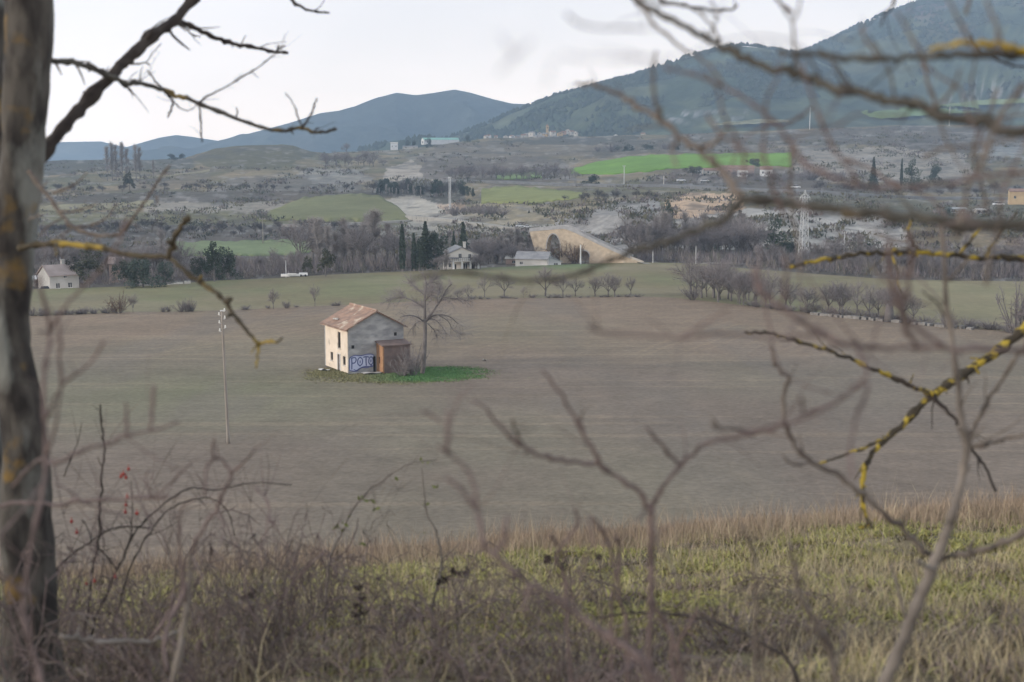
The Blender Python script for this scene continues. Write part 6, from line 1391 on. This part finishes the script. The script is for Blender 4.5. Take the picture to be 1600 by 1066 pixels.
    p.limb('branch', [(92, 993), (125, 999), (155, 1001), (205, 1003), (247, 999), (275, 990)], 9, 6, 4.4, 4.5, pale); p.limb('branch', [(235, 1000), (262, 960), (270, 930)], 5, 4, 4.4, 4.4, r)
    # leafy briar canes
    p = rooted(520, 6.5, 'briar', 'thin pale briar cane with small green leaves arching over the left centre field'); p.t['category'] = 'briar'
    cl = [(505, 1080), (508, 960), (516, 874), (531, 839), (552, 796), (574, 769), (596, 752), (621, 734), (647, 723), (683, 718)]
    p.limb('cane', cl, 4.5, 1.6, 6.5, 6.6, pale, None, 5); p.limb('cane', [(516, 874), (540, 862), (556, 830), (560, 810)], 2.5, 1.5, 6.5, 6.5, r, None, 5)
    def leaf(p, x, y, Y, s, m='leaf'):
        mb = MB(); c = V3(x, y, Y) - p.o; a = rvec(FR); b = a.orthogonal().normalized(); n = a.cross(b)
        mb.v += [c - a * s, c + b * s * .55 - a * .2 * s + n * s * .2, c + a * s, c - b * s * .55 - a * .2 * s + n * s * .2]; mb.face((0, 1, 2)); mb.face((0, 2, 3)); mb.build('leaf', M[m], p.t)
    for x, y in ((523, 825), (528, 822), (536, 816), (541, 821), (536, 828), (567, 778), (572, 783), (579, 781), (584, 784), (585, 797), (590, 795), (565, 850), (570, 852), (561, 778), (546, 806), (620, 748)): leaf(p, x, y, 6.5, .016)
    p = rooted(690, 6.6, 'briar', 'upright briar cane with few green leaves in the middle of the field'); p.t['category'] = 'briar'
    p.limb('cane', [(665, 1090), (672, 1006), (677, 944), (686, 912), (690, 883), (690, 865), (683, 836), (668, 803), (663, 774), (659, 731)], 5, 1.8, 6.6, 6.6, pale, None, 5)
    for x, y in ((660, 722), (668, 723), (678, 761), (684, 760), (661, 787), (668, 788), (664, 832), (671, 722), (658, 718)): leaf(p, x, y, 6.6, .014)
    # dry dark seed heads and withered leaves
    for i, (pts, hd, lb) in enumerate((([(480, 1100), (463, 1034), (452, 994), (444, 967), (431, 921), (428, 900)], [(452, 994), (423, 976)], 'dry stem with two dark seed heads in the left bottom foreground'), ([(330, 1100), (318, 1040), (314, 1012)], [(314, 1011)], 'short dry stem with single dark seed head near the fallen branch'),
                                  ([(870, 1100), (884, 960), (880, 888)], [(879, 886), (853, 872), (857, 876)], 'dry stem with curled black leaves left of the centre sapling'), ([(930, 1100), (940, 950), (936, 873)], [(935, 872)], 'dry stem topped by one black withered leaf near the centre'),
                                  ([(720, 1100), (715, 960), (708, 905)], [(708, 893), (717, 897), (727, 895), (697, 905), (686, 908)], 'clump of dark withered leaves below the upright briar'), ([(560, 1100), (562, 980), (563, 920)], [(560, 920), (567, 935), (558, 945), (566, 958), (556, 962)], 'dark dry flower stalk in the left centre foreground'), ([(380, 1100), (386, 980), (390, 930)], [(390, 928), (384, 932), (396, 926)], 'dark withered leaf cluster right of the pale grey stem'))):
        p = rooted(pts[0][0], 5.8, 'dry_weed', lb); p.t['category'] = 'dry weed'; p.limb('stalk', pts, 3, 2, 5.8, 5.8, g, None, 5)
        for x, y in hd:
            mb = MB(); c = V3(x, y, 5.8) - p.o
            for q in range(9): e = c + rvec(FR) * .016; a = rvec(FR) * .017; b = rvec(FR) * .014; mb.tri(e + a, e - a, e + b)
            mb.ball(c, .010, 6); mb.build('seed_head', M['deadleaf'], p.t)
saplings()

# ---------------- tangled canes along the bottom
def tangle():
    rg = random.Random(31); spots = []
    for k in range(70):
        px = -20 + 1400 * (k + rg.random()) / 70; Y = rg.uniform(4.4, 8.0); spots.append((px, Y))
    for px, Y in spots:
        b = ground_at(px, Y); t = empty('bramble_tangle', b, 0, 'tangled leafless bramble canes along the bottom of the view', 'bramble', 'bramble tangles along the bottom')
        mb = MB(); m2 = MB(); side = rg.choice((.6, .8, 1.0, 1.35)) if px < 560 else (rg.choice((.6, .8, 1.0)) if px < 1000 else .55)
        for c in range(rg.randint(12, 20) if px < 520 else rg.randint(9, 16)):
            a = rg.uniform(0, 6.28); h = rg.uniform(.22, .62) * side; sp = rg.uniform(.15, .6); q = []
            for i in range(8):
                s = i / 7; q.append(Vector((math.cos(a) * sp * s + rg.gauss(0, .02), math.sin(a) * sp * s * .6 + rg.gauss(0, .02), h * math.sin(math.pi * min(1, .15 + .62 * s)) * 1.0 - .12 + rg.gauss(0, .012))))
            r = rg.uniform(.0014, .0038); (mb if c % 2 else m2).tube(q, [r * (1 - .07 * i) for i in range(8)], 4)
            for j in range(5):
                i = rg.randrange(2, 7); d = (q[i + 1] - q[i]).normalized() + rvec(rg) * .8; m2.needle(q[i], q[i] + d * rg.uniform(.04, .16), r * .7)
        k0 = len(mb.v); mb.v += m2.v; mb.f += [tuple(i + k0 for i in f) for f in m2.f]; mb.m += [1] * len(m2.f); mb.build('canes', [M['twig_grey'], M['twig_red']], t)
tangle()

def fine_shrubs():
    rg = random.Random(57)
    for k in range(13):
        px = 85 + 400 * (k + rg.random()) / 13; Y = rg.uniform(4.2, 6.8); b = ground_at(px, Y); t = empty('twiggy_shrub', b, 0, 'fine reddish leafless shrub between the left trunk and the briar cane', 'shrub', 'fine twiggy shrubs at the lower left')
        mb = MB()
        for c in range(rg.randint(5, 8)):
            a = rg.uniform(0, 6.28); h = rg.uniform(.55, 1.25); d = Vector((math.cos(a) * .35, math.sin(a) * .25, 1)).normalized(); q = [Vector((math.cos(a) * .03, math.sin(a) * .03, -.1))]
            for i in range(9): d = (d + rvec(rg) * .17 + Vector((.0, 0, -.02))).normalized(); q.append(q[-1] + d * h / 9)
            r = rg.uniform(.0014, .0034); mb.tube(q, [r * (1 - .08 * i) for i in range(10)], 4)
            for j in range(9):
                i = rg.randrange(2, 9); e = ((q[i + 1] - q[i]).normalized() + rvec(rg) * .9).normalized(); l_ = rg.uniform(.05, .24); w = [q[i]]
                for z in range(3): e = (e + rvec(rg) * .25).normalized(); w.append(w[-1] + e * l_ / 3)
                mb.tube(w, [r * .6, r * .5, r * .4, r * .25], 3)
        mb.build('stems', M['twig_red'] if k % 3 else M['twig_grey'], t)
fine_shrubs()

# ---------------- grass and weeds of the bank
def bank_grass():
    rng = np.random.default_rng(12)
    def blades(name, n, ylo, yhi, hfun, wfun, cfun, dens, lean, label, power=1.0):
        Y = ylo + (yhi - ylo) * rng.random(n) ** power; n = int(n * 1.25); Y = np.resize(Y, n); px = rng.uniform(-350, 1950, n); x = (px - 800) / F * Y
        k = rng.random(n) < dens(x, Y, px); x, Y, px = x[k], Y[k], px[k]; m = len(x); z = bank_z(x, Y)
        p = np.stack([x, Y, z - .01], -1); h = hfun(x, Y, px, m); w = wfun(m) ; a = rng.uniform(0, 2 * np.pi, m); la = rng.uniform(0, 2 * np.pi, m); ll = h * rng.uniform(*lean, m)
        side = np.stack([np.cos(a) * w, np.sin(a) * w, 0 * w], -1); ld = np.stack([np.cos(la) * ll, np.sin(la) * ll, 0 * ll], -1); up = np.stack([0 * h, 0 * h, h], -1)
        v = np.zeros((m, 5, 3)); v[:, 0] = p - side; v[:, 1] = p + side; v[:, 2] = p + side * .8 + ld * .35 + up * .6; v[:, 3] = p - side * .8 + ld * .35 + up * .6; v[:, 4] = p + ld + up * .97
        i = np.arange(m)[:, None] * 5; f = np.concatenate([np.concatenate([i, i + 1, i + 2], 1), np.concatenate([i, i + 2, i + 3], 1), np.concatenate([i + 3, i + 2, i + 4], 1)])
        c = cfun(x, Y, px, m); tag(link(name, mesh_np(name, v.reshape(-1, 3), f, M['blade'], np.repeat(c, 5, 0))), label, 'grass', None, 'stuff')
    def mixr(a, b, m): t = rng.random((m, 1)); return (np.array(a) * (1 - t) + np.array(b) * t) * rng.uniform(.75, 1.25, (m, 1))
    clump = lambda x, Y, s, lo, g: np.clip((fbm(x / s, Y / s, int(s * 100), 4) - lo) * g, 0.02, 1)
    blades('dry_grass', 190000, 11.8, 15.8, lambda x, Y, px, m: rng.uniform(.05, .21, m) * (1 + .9 * (rng.random(m) < .08)), lambda m: rng.uniform(.0012, .003, m), lambda x, Y, px, m: mixr((.37, .295, .225), (.27, .21, .16), m), lambda x, Y, px: np.clip((Y - 12.2) / 1.8, .03, 1) * np.clip(fbm(x / .8, Y / .8, 401, 3) * 2.0 - .25, .15, 1), (.05, .6), 'pinkish dry grass fringing the far edge of the bank')
    blades('straw_grass', 90000, 4.0, 13.8, lambda x, Y, px, m: rng.uniform(.05, .20, m) * (1 + .8 * (rng.random(m) < .06)), lambda m: rng.uniform(.0009, .0024, m), lambda x, Y, px, m: mixr((.46, .41, .27), (.31, .255, .17), m), lambda x, Y, px: clump(x, Y, .8, .42, 4) * (.40 + .30 * (px > 1050)), (.1, 1.0), 'straw coloured dry grass stalks on the bank')
    blades('green_weeds', 330000, 5.2, 14.2, lambda x, Y, px, m: rng.uniform(.015, .07, m), lambda m: rng.uniform(.003, .009, m), lambda x, Y, px, m: mixr((.36, .345, .12), (.18, .18, .075), m), lambda x, Y, px: clump(x, Y, .5, .40, 5.0) * np.clip((Y - 5.6) / 3.0, .08, 1) * np.clip((px - 150) / 500, .35, 1), (.4, 1.8), 'yellow green low weeds covering the bank in patches')
    blades('brown_litter', 150000, 3.8, 13.5, lambda x, Y, px, m: rng.uniform(.01, .09, m), lambda m: rng.uniform(.002, .006, m), lambda x, Y, px, m: mixr((.27, .215, .185), (.13, .105, .09), m), lambda x, Y, px: np.clip(1.25 - (Y - 4) / 7, .25, 1) * clump(x, Y, .6, .38, 4), (.3, 1.6), 'brown dead weeds matted along the lower bank')
    blades('dark_weed_leaves', 70000, 5.5, 14.0, lambda x, Y, px, m: rng.uniform(.01, .05, m), lambda m: rng.uniform(.004, .012, m), lambda x, Y, px, m: mixr((.085, .082, .04), (.05, .042, .03), m), lambda x, Y, px: np.clip((fbm(x / .28, Y / .28, 411, 4) - .56) * 9, 0, 1), (.6, 2.0), 'dark small leaved weeds in spots on the bank')
    blades('tall_stalks', 2600, 6.0, 14.5, lambda x, Y, px, m: rng.uniform(.25, .55, m), lambda m: rng.uniform(.0012, .0022, m), lambda x, Y, px, m: mixr((.46, .40, .28), (.24, .18, .14), m), lambda x, Y, px: clump(x, Y, 1.1, .38, 3), (.1, .8), 'sparse tall dead stalks standing above the weeds')
bank_grass()
# ================================================================ HAZE
def haze():
    x, y0, y1, z0, z1 = 6000, -300, 6900, -700, 960
    mb = MB(); mb.box((0, (y0 + y1) / 2, (z0 + z1) / 2), (2 * x, y1 - y0, z1 - z0))
    m = bpy.data.materials.new('air_haze'); m.use_nodes = True; t = m.node_tree; t.nodes.clear()
    o = t.nodes.new('ShaderNodeOutputMaterial'); v = t.nodes.new('ShaderNodeVolumePrincipled')
    v.inputs['Color'].default_value = (.48, .70, 1.0, 1); v.inputs['Density'].default_value = 1.7e-4; v.inputs['Anisotropy'].default_value = 0
    t.links.new(v.outputs['Volume'], o.inputs['Volume'])
    ob = mb.build('haze', m); ob['kind'] = 'stuff'; ob['label'] = 'thin blue air haze over the valley'
haze()
